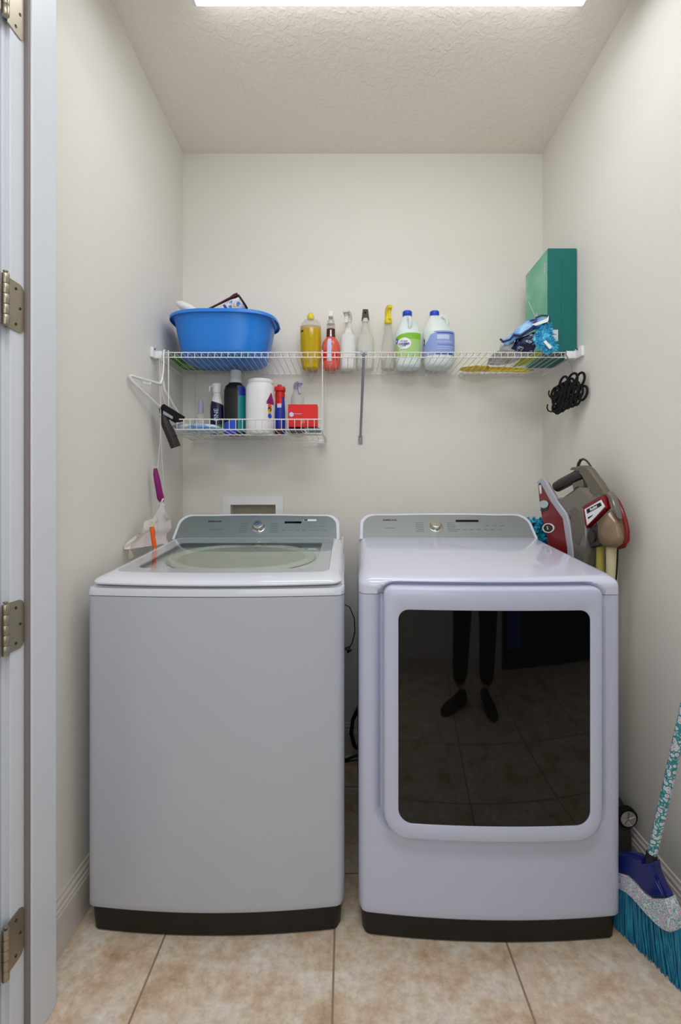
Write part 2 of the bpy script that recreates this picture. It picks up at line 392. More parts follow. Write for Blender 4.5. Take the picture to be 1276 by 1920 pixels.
# door jamb with its stop, and hallway casing
b = B(); box(b, -.69, -.672, .978, 1.114, 0, 2.46, .001, 1); box(b, -.673, -.660, 1.027, 1.114, 0, 2.445, .002, 2); struct('trim_1', b, 'trim')
b = B(); box(b, -.6722, -.6625, 1.0185, 1.0268, 0, 2.44, .002, 2); struct('trim_3', b, 'strip')  # narrow taupe strip along the step of the stop
b = B(); box(b, -.76, -.681, .966, .985, 0, 2.52, .003, 2); box(b, -.75, -.70, .958, .968, 0, 2.52, .003, 2); struct('trim_2', b, 'trim')
def baseboard(name, pts_fn, L0, L1):
    prof = [(0, 0), (.014, 0), (.014, .100), (.012, .106), (.012, .112), (.009, .116), (.009, .126), (.005, .132), (.004, .140), (0, .142)]
    b = B(); rings = [[Vector(pts_fn(l, o, z)) for o, z in prof] for l in (L0, L1)]
    loft(b, rings); struct(name, b, 'base')
baseboard('baseboard_left', lambda l, o, z: (XL+o, l, z), 1.115, YB)
baseboard('baseboard_right', lambda l, o, z: (XR-o, l, z), YF, YB)
baseboard('baseboard_back', lambda l, o, z: (l, YB-o, z), XL+.014, XR-.014)
baseboard('baseboard_hallway', lambda l, o, z: (l, HB+o, z), -2.2, .95)
# the hallway's far side, seen only mirrored in the dryer door
b = B(); box(b, .98, 2.1, HB+.0, HB+.02, .02, 2.05, .002, 1); struct('door_2', b, 'darkdoor')
cur = B(); pts = [(1.02+.018*i, HB+.05+.012*math.sin(i*1.3), 0) for i in range(9)]
loft(cur, [[Vector((x, y, z)) for x, y, _ in pts]+[Vector((x, y-.004, z)) for x, y, _ in pts[::-1]] for z in (.16, 2.1)])
tag(obj('curtain', cur, 'curtain', smooth=True), 'narrow blue curtain across the hallway, mirrored in the dryer door', 'curtain')

# the door leaf, folded back against the hallway wall, with its hinges
door = B(); box(door, -1.47, -.668, .902, .940, .012, 2.44, .002, 1); door = struct('door_1', door, 'trim')
for zc in (2.150, 1.545, .897, .262):
    h = B(); pr = [(.981, zc-.05), (1.008, zc-.05), (1.0145, zc-.0465), (1.0165, zc-.038), (1.0165, zc+.038), (1.0145, zc+.0465), (1.008, zc+.05), (.981, zc+.05)]
    pr = [(.966, zc-.05)]+[(1.001+.016*math.sin(a), zc-.034-.016*math.cos(a)) for a in [PI/2*i/5 for i in range(6)]]+[(1.001+.016*math.cos(a), zc+.034+.016*math.sin(a)) for a in [PI/2*i/5 for i in range(6)]]+[(.966, zc+.05)]
    slab(h, [Vector((-.6718, y, z)) for y, z in pr], (.0022, 0, 0)); box(h, -.6690, -.6668, .905, .944, zc-.05, zc+.05, .0006, 1)
    h = obj('hinge', h, 'brass', door, smooth=30)
    k = B()
    for i in range(5):
        lathe(k, [(.0, 0), (.0062, 0), (.0068, .001), (.0068, .0185), (.0062, .0195), (0, .0195)], (-.6655, .955, zc-.05+.0202*i), 14)
    lathe(k, [(0, 0), (.003, .001), (.0045, .003), (.0045, .005), (0, .005)], (-.6655, .955, zc+.051), 12)
    obj('knuckle', k, 'brass', h, smooth=40)
    for (yy, zz) in ((.991, .036), (1.004, 0), (.991, -.036)):
        s_ = B(); lathe(s_, [(0, 0), (.0032, 0), (.0028, .0012), (.0012, .0008), (0, .0004)], (-.6697, yy, zc+zz), 12, axis=Matrix.Rotation(PI/2, 3, 'Y')); obj('screw', s_, 'screw', h, smooth=40)

# ceiling light
fx = thing('ceiling_light', 'long white fluorescent wrap light glowing on the ceiling', 'ceiling light', (.13, 1.34, ZC))
b = B(); box(b, -.458, .722, 1.19, 1.49, ZC-.018, ZC-.001, .003, 2); obj('housing', b, 'plastic', fx)
M['diff'] = mat('glowing_diffuser', 'f4f7ff', .4, emit=LIGHT_CEIL)
b = B(); prof = [(1.485, ZC-.018), (1.490, ZC-.030), (1.486, ZC-.048), (1.47, ZC-.060), (1.43, ZC-.066), (1.25, ZC-.066), (1.21, ZC-.060), (1.194, ZC-.048), (1.19, ZC-.030), (1.195, ZC-.018)]
loft(b, [[Vector((x, y, z)) for y, z in prof] for x in (-.450, .714)]); obj('diffuser', b, 'diff', fx, smooth=30)
for x in (-.458, .714):
    b = B(); loft(b, [[Vector((xx, y, z-.0015)) for y, z in prof] for xx in (x, x+.008)]); obj('end_cap', b, 'plastic', fx)

# washer outlet box in the back wall
ob = thing('washer_outlet_box', 'white framed recessed outlet box in the back wall behind the washer', 'outlet box', (-.415, YB, .90))
b = B(); fr_o = [(-.553, .90), (-.281, .90), (-.281, 1.160), (-.553, 1.160)]; fr_i = [(NX0+.004, NZ0+.004), (NX1-.004, NZ0+.004), (NX1-.004, NZ1-.003), (NX0+.004, NZ1-.003)]
rr = [[Vector((x, y, z)) for x, z in o_] for o_, y in ((fr_o, YB-.001), (fr_o, YB-.008), (fr_i, YB-.012), (fr_i, YB+.06))]
loft(b, rr, False, False); ring = None; obj('frame', b, 'plastic', ob)
b = B(); box(b, NX0+.003, NX1-.003, YB+.06, YB+.066, NZ0+.003, NZ1-.003); obj('back_plate', b, 'niche', ob)

# ---------------------------------------------------------------- washer and dryer
def sstep(a, b_, x):
    t = max(0, min(1, (x-a)/(b_-a))); return t*t*(3-2*t)
def body_outline(x0, x1, yf, yb, bulge, ins=0, rec=None, z=0, n=72, r=.022):
    """plan of a cabinet with a bowed front, counter-clockwise from the front left"""
    out = []; xm = (x0+x1)/2; h = (x1-x0)/2
    for i in range(n+1):
        u = -1+2*i/n; x = xm+(h-ins)*u; e = max(0, 1-(h-abs(x-xm)-ins)/r) if (h-ins-abs(x-xm)) < r else 0
        y = yf-bulge*(1-u*u)+ins+(r*(1-math.sqrt(max(0, 1-e*e))) if e else 0)
        if rec: y += rec(x, z)
        out.append((x, y))
    for k in range(1, 6): out.append((x1-ins, yf+r+(yb-r-yf)*k/5))
    out.append((x1-ins-.01, yb-ins)); out.append((x0+ins+.01, yb-ins))
    for k in range(5, 0, -1): out.append((x0+ins, yf+r+(yb-r-yf)*k/5))
    return out
def cabinet(bm, x0, x1, yf, yb, zs, bulge, rec=None, slope=0.0, inset=None, cap0=True, cap1=True, r=.022):
    """zs: heights; the last heights tilt with slope; inset: matching list of insets"""
    rings = []
    for k, z in enumerate(zs):
        i_ = inset[k] if inset else 0
        rings.append([Vector((x, y, z + (slope*(y-yf) if (slope and k) else 0))) for x, y in body_outline(x0, x1, yf, yb, bulge, i_, rec, z, r=r)])
    loft(bm, rings, cap0, cap1); return bm
def console(th, x0, x1, yb_, zb, yt, zt, face, rad, back, body_m='appltop', ydrop=.10):
    """tilted control panel: bottom edge at (yb_, zb), top edge at (yt, zt)"""
    dy, dz = yt-yb_, zt-zb; L_ = math.hypot(dy, dz); v = Vector((0, dy/L_, dz/L_)); nrm = Vector((0, -dz/L_, dy/L_))
    org = Vector(((x0+x1)/2, yb_, zb)); h = (x1-x0)/2
    def pt(u, s, o=0): return org+Vector((u, 0, 0))+v*s+nrm*o
    def outl(e, bot=0): # rounded trapezoid
        a = []
        for k in range(9):
            t = PI/2*k/8; a.append((h+e-rad*.9*(1-math.cos(t)) , L_+e-rad*(1-math.sin(t))))
        a = [(h+e+.002, -bot)]+a
        b_ = [(-u, s) for u, s in a[::-1]]
        mid = [(h*.6-h*1.2*k/6, L_+e+.004*(1-(1-k/3)**2)) for k in range(0, 7)]
        return a+mid+b_
    b = B(); o0 = outl(0, 0); o1 = outl(.006, 0); o2 = outl(.010, 0)
    r0 = [pt(u, s, 0) for u, s in o0]; r1 = [pt(u, s, 0) for u, s in o1]; r2 = [pt(u, s, -.006) for u, s in o2]
    r3 = [Vector((p.x, max(p.y, back), p.z if p.z > zb+.02 else zb-ydrop)) for p in [pt(u, s*.97, -.02) for u, s in o2]]
    r3 = [Vector((p.x*1.0, back, q.z-.012 if q.z > zb+.02 else zb-ydrop)) for p, q in zip(r2, r2)]
    loft(b, [r0, r1, r2, r3]); obj('console_body', b, body_m, th, smooth=35)
    b = B(); slab(b, [pt(u, s, .0022) for u, s in outl(-.004, -.001)], nrm*-.004, .0008); obj('control_panel', b, face, th, smooth=30)
    return pt, v, nrm, L_
def controls(th, pt, v, nrm, uc, s_, face_words, disp, sticker=None, dial_rows=6):
    A = Matrix((Vector((1, 0, 0)), v, nrm)).transposed()
    b = B(); lathe(b, [(0, 0), (.0275, 0), (.0275, .002), (.0245, .0025), (.0245, .002), (0, .002)], pt(uc, s_, .002), 40, axis=A); rg = obj('dial_ring', b, 'chrome', th, smooth=40)
    b = B(); lathe(b, [(0, .001), (.0215, .001), (.0215, .010), (.0205, .016), (.0190, .0185), (.016, .0190), (0, .0180)], pt(uc, s_, .002), 40, axis=A)
    kn = obj('dial_knob', b, 'chrome', th, smooth=30)
    b = B()
    c = [pt(disp[0], disp[2], .0024), pt(disp[1], disp[2], .0024), pt(disp[1], disp[3], .0024), pt(disp[0], disp[3], .0024)]
    slab(b, c, nrm*.0008, .0002); obj('display', b, 'display', th)
    text('brand_lettering', 'SAMSUNG', .0118, pt(face_words[0], face_words[1], .0023), (1, 0, 0), v, 'dark_print', th, bold=.0003)
    text('small_lettering', face_words[4], .0062, pt(face_words[2], face_words[3], .0023), (1, 0, 0), v, 'mark', th)
    b = B()
    def dash(u0, u1, s, h=.0016): slab(b, [pt(u0, s, .0023), pt(u1, s, .0023), pt(u1, s+h, .0023), pt(u0, s+h, .0023)], nrm*.0003)
    for k in range(dial_rows):
        s = s_+.020-k*.0092
        dash(uc-.075-.002*(k % 2), uc-.045, s)
    obj('dial_marking', b, 'mark', th); b = B()
    for k in range(dial_rows): dash(uc+.045, uc+.073+.003*(k % 3), s_+.020-k*.0092)
    obj('dial_marking', b, 'mark', th); b = B()
    for k in range(7):
        u = disp[0]-.005+k*.026; dash(u, u+.015, s_-.016); 
    for k in range(3): dash(disp[1]+.022+k*.028, disp[1]+.036+k*.028, s_+.004)
    obj('button_marking', b, 'mark', th)
    if sticker:
        u0, u1, s0, s1 = sticker; b = B(); slab(b, [pt(u0, s0, .0024), pt(u1, s0, .0024), pt(u1, s1, .0024), pt(u0, s1, .0024)], nrm*.0003); st = obj('sticker', b, 'sticker', th)
        b = B(); slab(b, [pt(u0+.002, s0+.001, .0028), pt(u0+.016, s0+.001, .0028), pt(u0+.016, s1-.001, .0028), pt(u0+.002, s1-.001, .0028)], nrm*.0002); obj('sticker_mark', b, 'dark_print', st)

# washer
wx0, wx1, wyf, wyb = -.690, -.004, 1.294, 2.08
wa = thing('washing_machine', 'white top-loading washing machine with glass lid, the left appliance', 'washing machine', ((wx0+wx1)/2, 1.65, 0))
b = B(); zs = [.071, .0725, .076, .09]+[.09+(.8955-.09)*k/8 for k in range(1, 9)]
cabinet(b, wx0, wx1, wyf, wyb, zs, .024, inset=[.006, .002, 0, 0]+[0]*8); obj('cabinet', b, 'applwhite', wa, smooth=40)
b = B(); cabinet(b, wx0+.007, wx1-.007, wyf+.008, wyb-.02, [.0, .004, .069], .022, inset=[.012, .004, 0]); obj('base', b, 'toekick', wa, smooth=40)
b = B(); cabinet(b, wx0+.003, wx1-.003, wyf+.003, wyb-.01, [.8935, .899], .024); obj('seam', b, 'seam', wa)
b = B(); cabinet(b, wx0-.0005, wx1+.0005, wyf-.001, wyb, [.8975, .911, .916, .9185], .024, slope=.0, inset=[0, 0, .002, .008])
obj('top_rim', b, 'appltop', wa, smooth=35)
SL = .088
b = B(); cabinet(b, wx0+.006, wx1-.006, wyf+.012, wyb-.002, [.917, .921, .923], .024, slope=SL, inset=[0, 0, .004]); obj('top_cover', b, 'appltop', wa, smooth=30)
# lid: frame, printed border, clear pane
lx0, lx1, ly0, ly1 = -.677, -.011, 1.292, 1.888
def lid_z(y, h): return h+SL*(y-ly0)
def lid_out(ins, insf, insb, bul=.024, r=.028, sd=1.0):
    x0, x1, y0, y1 = lx0+ins, lx1-ins, ly0+insf, ly1-insb
    o = rrect(x0, x1, y0, y1, r, .012, seg=6, side=14); xm = (x0+x1)/2; h = (x1-x0)/2
    return [(x, y-bul*(1-((x-xm)/h)**2)*max(0, 1-(y-y0)/.12)) for x, y in o]
b = B(); R_ = []
for ins, insf, insb, h in ((.006, .006, .002, .9255), (.001, .001, 0, .927), (0, 0, 0, .931), (.004, .004, 0, .9365), (.012, .012, 0, .9405), (.030, .040, 0, .9450), (.036, .062, .003, .9455), (.037, .064, .004, .9425)):
    R_.append([Vector((x, y, lid_z(y, h))) for x, y in lid_out(ins, insf, insb, .024 if insf < .03 else .018)])
loft(b, R_, False, False); lid = obj('lid', b, 'appltop', wa, smooth=40)
b = B(); oo = [Vector((x, y, lid_z(y, .9452))) for x, y in lid_out(.037, .064, .004, .018)]; 
def lid_in(dz): 
    o = rrect(lx0+.075, lx1-.075, ly0+.105, ly1-.085, .03, .02, seg=6, side=14); xm = (lx0+lx1)/2
    return [Vector((x, y-.012*(1-((x-xm)/.26)**2)*max(0, 1-(y-ly0-.105)/.1), lid_z(y, .9452)+dz)) for x, y in o]
ii = lid_in(0)
def down(r, k): return [p+Vector((0, 0, -k)) for p in r]
loft(b, [down(oo, .004), oo, ii, down(ii, .004)], False, False); obj('glass_border', b, 'border', lid)
b = B(); loft(b, [down(ii, .0035), down(ii, .0004)]); obj('glass_pane', b, 'lidglass', lid)
# what the pane shows of the inside
b = B(); cz = .9262; lathe(b, [(.205, 0), (.212, .006), (.232, .0085), (.240, .006), (.245, 0)], (-.345, 1.63, lid_z(1.63, cz-.001)), 48, axis=Matrix.Rotation(math.atan(SL), 3, 'X'), sy=.86); obj('tub_ring', b, 'tub', wa, smooth=40)
b = B(); lathe(b, [(0, 0), (.205, .0), (.205, .0015), (0, .0015)], (-.345, 1.63, lid_z(1.63, cz)), 48, axis=Matrix.Rotation(math.atan(SL), 3, 'X'), sy=.86); obj('drum', b, 'drum', wa)
pt, v, nrm, L_ = console(wa, -.666, -.034, 1.893, .993, 1.985, 1.080, 'console', .052, 2.075)
controls(wa, pt, v, nrm, .005, .060, (-.175, .092, -.165, .048, 'ActiveWave Agitator'), (.105, .172, .081, .092), (.180, .232, .094, .104))

# dryer
dx0, dx1, dyf, dyb = .034, .719, 1.280, 2.04
dr = thing('clothes_dryer', 'white front-loading clothes dryer with smoked glass door, the right appliance', 'clothes dryer', (dx0, dyf, 0), -.018)
def sdrr(x, z, x0, x1, z0, z1, r):
    cx, cz, hx, hz = (x0+x1)/2, (z0+z1)/2, (x1-x0)/2-r, (z1-z0)/2-r
    qx, qz = abs(x-cx)-hx, abs(z-cz)-hz
    return math.hypot(max(qx, 0), max(qz, 0))+min(max(qx, qz), 0)-r
def drec(x, z): return .022*sstep(0, -.014, sdrr(x, z, .076, .676, .292, .941, .055))
zs = [.068, .0695, .074, .09]+[.09+.2*k/5 for k in range(1, 5)]+[.28+(.903-.28)*k/70 for k in range(71)]
b = B(); cabinet(b, dx0, dx1, dyf, dyb, zs, .022, rec=drec, inset=[.006, .002]+[0]*(len(zs)-2)); obj('cabinet', b, 'dryer', dr, smooth=50)
b = B(); cabinet(b, dx0+.006, dx1-.006, dyf+.008, dyb-.02, [.0, .004, .067], .020, inset=[.012, .004, 0]); obj('base', b, 'toekick', dr, smooth=40)
b = B(); cabinet(b, dx0+.003, dx1-.003, dyf+.003, dyb-.01, [.901, .907], .022, rec=drec); obj('seam', b, 'seam', dr)
zt = [.9045+.019*k/6 for k in range(7)]; ins = [0]*7
rr_ = .026
for k in range(1, 9): a = PI/2*k/8; zt.append(.9235+rr_*math.sin(a)); ins.append(rr_*1.15*(1-math.cos(a)))
SLD = .098
b = B(); rings = []
for z, i_ in zip(zt, ins):
    f_ = max(0, (z-.9045)/(zt[-1]-.9045))
    rings.append([Vector((x, y, z+SLD*max(0, y-dyf)*f_)) for x, y in body_outline(dx0, dx1, dyf, dyb, .022, i_, drec, z)])
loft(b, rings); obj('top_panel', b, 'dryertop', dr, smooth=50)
pt, v, nrm, L_ = console(dr, .052, .698, 1.832, 1.000, 1.930, 1.085, 'console2', .055, 2.03)
controls(dr, pt, v, nrm, -.042, .062, (-.215, .098, -.215, .055, 'Moisture Sensor'), (.040, .128, .088, .099))
# dryer door
def dy(x, off): xm = (dx0+dx1)/2; u = (x-xm)/((dx1-dx0)/2); return dyf-.022*(1-u*u)+off
d0, d1, e0, e1 = .098, .652, .287, .929
def dring(k, off, x0=d0, x1=d1, z0=e0, z1=e1, rb=.066, rt=.024, s=0):
    return [Vector((x, dy(x, off), z)) for x, z in rrect(x0+k, x1-k, z0+k, z1-k, max(.004, rb-k), max(.004, rt-k), 8, 12)]
g0, g1, h0, h1 = .134, .617, .330, .872
def gring(k, off): return dring(k, off, g0, g1, h0, h1, .036, .026)
b = B(); loft(b, [dring(.004, .017), dring(0, .010), dring(0, -.020), dring(.003, -.0265), dring(.008, -.029), gring(-.002, -.029), gring(0, -.0275), gring(0, -.018)], False, False)
dd = obj('door', b, 'dryer', dr, smooth=40)
b = B(); fill_disc(b, [(p.x, p.z) for p in gring(.0005, 0)], 8, lambda x, z: Vector((x, dy(x, -.0265), z)))
fill_disc(b, [(p.x, p.z) for p in gring(.0005, 0)], 8, lambda x, z: Vector((x, dy(x, -.020), z))); obj('door_glass', b, 'blackglass', dd, smooth=60)

# cords and hoses behind the machines
b = B(); tube(b, [P(612, 1140, 2.13), P(640, 1131, 2.13), P(655, 1138, 2.13), P(664, 1160, 2.13), P(665, 1185, 2.13), P(660, 1205, 2.13), P(651, 1222, 2.13)], .0022, 8)
for dx_, dz_ in ((0, 0), (.008, -.006), (-.004, .008)): tube(b, [P(640, 1218, 2.13), P(656, 1216, 2.13)+Vector((dx_, 0, dz_)), P(651, 1224, 2.13)], .0035, 6)
cd = tag(obj('power_cord', b, 'black', smooth=50), 'thin black power cord looping against the back wall in the gap between the machines', 'cord')
b = B(); tube(b, [P(700, 1300, 2.12), P(674, 1322, 2.12), P(661, 1350, 2.12), P(658, 1375, 2.12), P(664, 1398, 2.12), P(680, 1412, 2.12), P(730, 1430, 2.12)], .0085, 10)
tag(obj('drain_hose', b, 'black', smooth=50), 'thick black hose curving down low behind the dryer', 'hose')
b = B(); tube(b, [P(700, 1408, 2.10), P(672, 1415, 2.10), P(650, 1424, 2.10), P(620, 1427, 2.10)], .006, 8)
tube(b, [P(700, 1420, 2.10), P(672, 1424, 2.10), P(650, 1428, 2.10), P(620, 1431, 2.10)], .004, 8)
tag(obj('supply_hose', b, 'black', smooth=50), 'black line running flat along the bottom of the back wall between the machines', 'hose')

# ---------------------------------------------------------------- wire shelf and hanging basket
SZ, SYF = 1.707, 1.860
sh = thing('wire_shelf', 'long white wire shelf spanning the alcove above both machines', 'shelf', (.07, 2.03, SZ))
b = B()
n = int((XR-XL-.05)/.0254)
for i in range(n+1):
    x = XL+.03+.0254*i
    tube(b, [(x, YB-.008, SZ), (x, SYF+.004, SZ), (x, SYF+.0005, SZ-.003), (x, SYF, SZ-.019)], .0013, 6)
obj('wire_deck', b, 'wire', sh, smooth=50)
for (y, z) in ((SYF, SZ), (SYF-.001, SZ-.019), (YB-.010, SZ-.003)):
    b = B(); tube(b, [(XL+.012, y, z), (XR-.012, y, z)], .0022, 8); obj('rail', b, 'wire', sh, smooth=50)
for s, x in ((1, XL), (-1, XR)):
    b = B(); xa, xb = sorted((x+s*.0005, x+s*.012)); box(b, xa, xb, SYF-.035 if s > 0 else SYF-.05, SYF+.02, SZ-.026, SZ+.012, .002, 2)
    xa, xb = sorted((x+s*.008, x+s*(.036 if s > 0 else .05))); box(b, xa, xb, SYF-.008, SYF+.008, SZ-.024, SZ+.004, .002, 2)
    xa, xb = sorted((x+s*.0005, x+s*.006)); box(b, xa, xb, SYF-.02, YB-.004, SZ-.012, SZ-.004, .001, 1)
    e = obj('end_bracket', b, 'plastic', sh, smooth=35)
    b = B(); tube(b, [(x+s*.001, SYF-.022, SZ+.006), (x+s*.016, SYF-.022, SZ+.006)], .0035, 8); obj('screw', b, 'steel', e)
b = B(); sx = .069; f0, f1 = Vector((sx, SYF, SZ-.004)), Vector((sx-.004, YB-.006, 1.415))
tube(b, [f0, f0.lerp(f1, .04), f0.lerp(f1, .9), f1+Vector((0, 0, .01)), f1+Vector((0, .001, -.012))], .0058, 10)
box(b, sx-.014, sx+.006, YB-.005, YB-.001, 1.393, 1.432, .0015, 2); pb = obj('support_brace', b, 'greywire', sh, smooth=40)
b = B(); box(b, sx-.012, sx-.003, SYF-.006, SYF+.006, SZ-.008, SZ+.007, .001, 1); box(b, sx+.003, sx+.012, SYF-.006, SYF+.006, SZ-.008, SZ+.007, .001, 1); obj('rail_clip', b, 'greywire', pb)
b = B(); tube(b, [(sx-.004, YB-.007, 1.406), (sx-.004, YB-.001, 1.406)], .004, 10); obj('screw', b, 'screw', pb)
for x in (-.47, -.155, .517, .36): 
    b = B(); box(b, x-.007, x+.007, YB-.014, YB-.001, SZ-.014, SZ+.004, .002, 2); obj('wall_clip', b, 'plastic', sh)

bz, bx0, bx1 = 1.412, -.674, -.092
ba = thing('hanging_wire_basket', 'short white wire basket shelf hung under the left end of the long shelf', 'shelf', (-.38, 2.03, bz))
b = B()
for i in range(24):
    x = bx0+.006+.0249*i
    tube(b, [(x, YB-.02, bz), (x, SYF+.003, bz), (x, SYF, bz+.003), (x, SYF-.001, bz+.040)], .0015, 6)
obj('wire_deck', b, 'wire', ba, smooth=50)
for (y, z) in ((SYF, bz+.001), (SYF-.001, bz+.040), (SYF+.13, bz-.003), (YB-.02, bz-.003)):
    b = B(); tube(b, [(bx0-.008, y, z), (bx1+.006, y, z)], .0024, 8); obj('rail', b, 'wire', ba, smooth=50)
for x in (bx0, bx1+.003):
    b = B(); tube(b, [(x, SYF-.006, SZ-.019), (x, SYF-.010, SZ+.004), (x, SYF-.003, SZ+.008), (x, SYF-.004, SZ-.02), (x, SYF-.003, bz+.01), (x, SYF, bz-.002), (x, SYF+.13, bz-.005), (x, YB-.022, bz-.005), (x, YB-.026, bz+.02), (x, YB-.026, SZ-.01), (x, YB-.022, SZ+.002)], .0022, 8)
    obj('hanger_wire', b, 'wire', ba, smooth=50)
b = B(); box(b, bx1-.002, bx1+.008, SYF+.12, YB-.012, bz-.006, bz+.003, .002, 2); box(b, bx1-.035, bx1+.002, YB-.03, YB-.012, bz-.020, bz-.004, .003, 2); obj('end_cap', b, 'plastic', ba)

# ---------------------------------------------------------------- bottles
Z1 = SZ+.0018; Z2 = bz+.0018
def prof_r(prof, z):
    for (r0, z0), (r1, z1) in zip(prof, prof[1:]):
        if z0 <= z <= z1 and z1 > z0: return r0+(r1-r0)*(z-z0)/(z1-z0)
    return prof[-1][0]
def label_on(name, m, parent, prof, c, z0, z1, a0, a1, sy=1, power=2, sx=1, off=.0009, top=None, seg=48, lab=None):
    """a printed label that follows the bottle; angles in degrees, -90 faces the room"""
    b = B(); N = 8; R = []
    for k in range(N+1):
        row = []
        for i in range(seg+1):
            a = math.radians(a0+(a1-a0)*i/seg); z = z0+((z1 if top is None else top(i/seg)*(z1-z0)+z0)-z0)*k/N
            r = prof_r(prof, z)+off; q = 1 if power == 2 else 1/((abs(math.cos(a))**power+abs(math.sin(a))**power)**(1/power))
            row.append(b.verts.new((c[0]+r*q*math.cos(a)*sx, c[1]+r*q*math.sin(a)*sy, c[2]+z)))
        R.append(row)
    for a, b2 in zip(R, R[1:]): ring_faces(b, a, b2, False)
    return obj(name, b, m, parent, smooth=50, label=lab)
def trigger(b, c, h, wd=.011, ang=-PI/2, nose=.035, low=.03):
    """spray head: hood with nose and a curved lever, pointing along ang"""
    dx, dy_ = math.cos(ang), math.sin(ang); sx_, sy_ = -dy_, dx; c = Vector(c)
    pr = [(-.016, 0), (.010, 0), (.011, h*.35), (.016, h*.55), (nose, h*.68), (nose+.004, h*.72), (nose+.004, h*.93), (nose-.004, h), (-.006, h), (-.019, h*.72), (-.020, h*.35)]
    slab(b, [c+Vector((dx*u-sx_*wd, dy_*u-sy_*wd, z)) for u, z in pr], Vector((sx_, sy_, 0))*wd*2, .002)
    lev = [(nose-.012, h*.66), (nose-.004, h*.64), (nose-.009, h*.3), (nose-.002, -low*.6), (nose-.007, -low*.7), (nose-.018, h*.3)]
    slab(b, [c+Vector((dx*u-sx_*wd*.5, dy_*u-sy_*wd*.5, z)) for u, z in lev], Vector((sx_, sy_, 0))*wd, .001)
# yellow oil bottle
t = thing('oil_bottle', 'clear bottle of yellow liquid with a yellow cap on the long shelf', 'bottle', (-.153, 2.125, Z1))
pf = [(.0, 0), (.030, 0), (.036, .004), (.040, .014), (.037, .020), (.041, .028), (.0445, .06), (.043, .09), (.0445, .12), (.0455, .17), (.044, .186)]
b = B(); lathe(b, pf+[(0, .186)], (-.153, 2.125, Z1), 32, sy=.72); obj('liquid', b, 'oil', t, smooth=50)
pf2 = [(.0455, .172), (.045, .188), (.040, .203), (.030, .215), (.020, .221), (.013, .224), (.012, .230), (0, .230)]
b = B(); lathe(b, pf2, (-.153, 2.125, Z1), 32, sy=.72); obj('bottle_shoulder', b, 'clear', t, smooth=50)
b = B(); lathe(b, [(0, .219), (.0145, .219), (.0155, .222), (.0155, .231), (.013, .238), (.009, .240), (.009, .245), (0, .246)], (-.153, 2.125, Z1), 24); obj('cap', b, 'yellow', t, smooth=40)
label_on('label_mark', 'dark_print', t, pf, (-.153, 2.125, Z1), .158, .166, -150, -130, sy=.72)
# coral spray bottle
cx, cy = -.065, 2.12
t = thing('spray_bottle', 'coral red spray bottle with maroon neck and white nozzle on the long shelf', 'spray bottle', (cx, cy, Z1))
pf = [(0, 0), (.030, 0), (.034, .004), (.0365, .02), (.039, .06), (.039, .095), (.036, .115), (.027, .130), (.019, .138), (.0175, .150), (.0175, .175), (.014, .178), (0, .178)]
b = B(); lathe(b, pf, (cx, cy, Z1), 32, sy=.8); obj('bottle_body', b, 'coral', t, smooth=50)
label_on('neck_label', 'maroon', t, pf, (cx, cy, Z1), .139, .174, -180, 0, sy=.8)
label_on('front_label', 'lightprint', t, pf, (cx, cy, Z1), .03, .128, -112, -86, sy=.8, lab='pale label strip')
label_on('label_print', 'red', t, pf, (cx, cy, Z1), .035, .066, -78, -40, sy=.8, lab='red printed patch'); label_on('label_print', 'red', t, pf, (cx, cy, Z1), .035, .075, -150, -118, sy=.8, lab='red printed patch')
label_on('neck_mark', 'sticker', t, pf, (cx, cy, Z1), .140, .168, -100, -80, sy=.8, off=.001)
b = B(); lathe(b, [(0, .176), (.0175, .176), (.0185, .180), (.0185, .196), (.017, .198), (0, .198)], (cx, cy, Z1), 24); obj('collar', b, 'clear', t, smooth=40)
b = B(); lathe(b, [(0, .197), (.0165, .197), (.014, .212), (.009, .222), (0, .223)], (cx, cy, Z1), 20); obj('spray_head', b, 'greycloth', t, smooth=40)
b = B(); box(b, cx-.010, cx+.010, cy-.03, cy+.01, .0+Z1+.221, Z1+.245, .003, 2); obj('nozzle', b, 'plastic', t)
# white spray bottles
for cx, nm, head, bodym, lb, hh in ((.010, 'spray_bottle', 'dirtywhite', 'frosted', 'plain white spray bottle with a grey white head on the long shelf', .245), (.085, 'spray_bottle', 'brownblack', 'cloudy', 'cloudy white spray bottle with a dark brown head on the long shelf', .250)):
    t = thing(nm, lb, 'spray bottle', (cx, 2.125, Z1))
    k = 1.0 if head == 'dirtywhite' else 1.08
    pf = [(0, 0), (.030*k, 0), (.034*k, .004), (.0345*k, .02), (.0335*k, .135), (.030*k, .146), (.019, .156), (.015, .175), (.0115, .200), (.0115, .215), (0, .215)]
    b = B(); lathe(b, pf, (cx, 2.125, Z1), 32, power=3.2, sy=.8); obj('bottle_body', b, bodym, t, smooth=50)
    b = B(); lathe(b, [(0, .206), (.0135, .206), (.0135, .222), (0, .222)], (cx, 2.125, Z1), 20); obj('collar', b, 'plastic' if head == 'dirtywhite' else 'frosted', t, smooth=40)
    b = B()
    if head == 'dirtywhite': trigger(b, (cx, 2.125, Z1+.214), .034, .0135, -PI/2-.25, .036)
    else:
        y = 2.115; slab(b, [Vector((cx-.0165, y, Z1+.218)), Vector((cx+.0165, y, Z1+.218)), Vector((cx+.0115, y, Z1+.262)), Vector((cx-.0115, y, Z1+.262))], (0, .03, 0), .002)
    obj('spray_head', b, head, t, smooth=35)
    if head == 'brownblack':
        b = B(); lathe(b, [(0, 0), (.004, 0), (.004, .003), (0, .003)], (cx-.001, 2.115, Z1+.246), 12, axis=Matrix.Rotation(PI/2, 3, 'X')); obj('nozzle_hole', b, 'velvet', t)
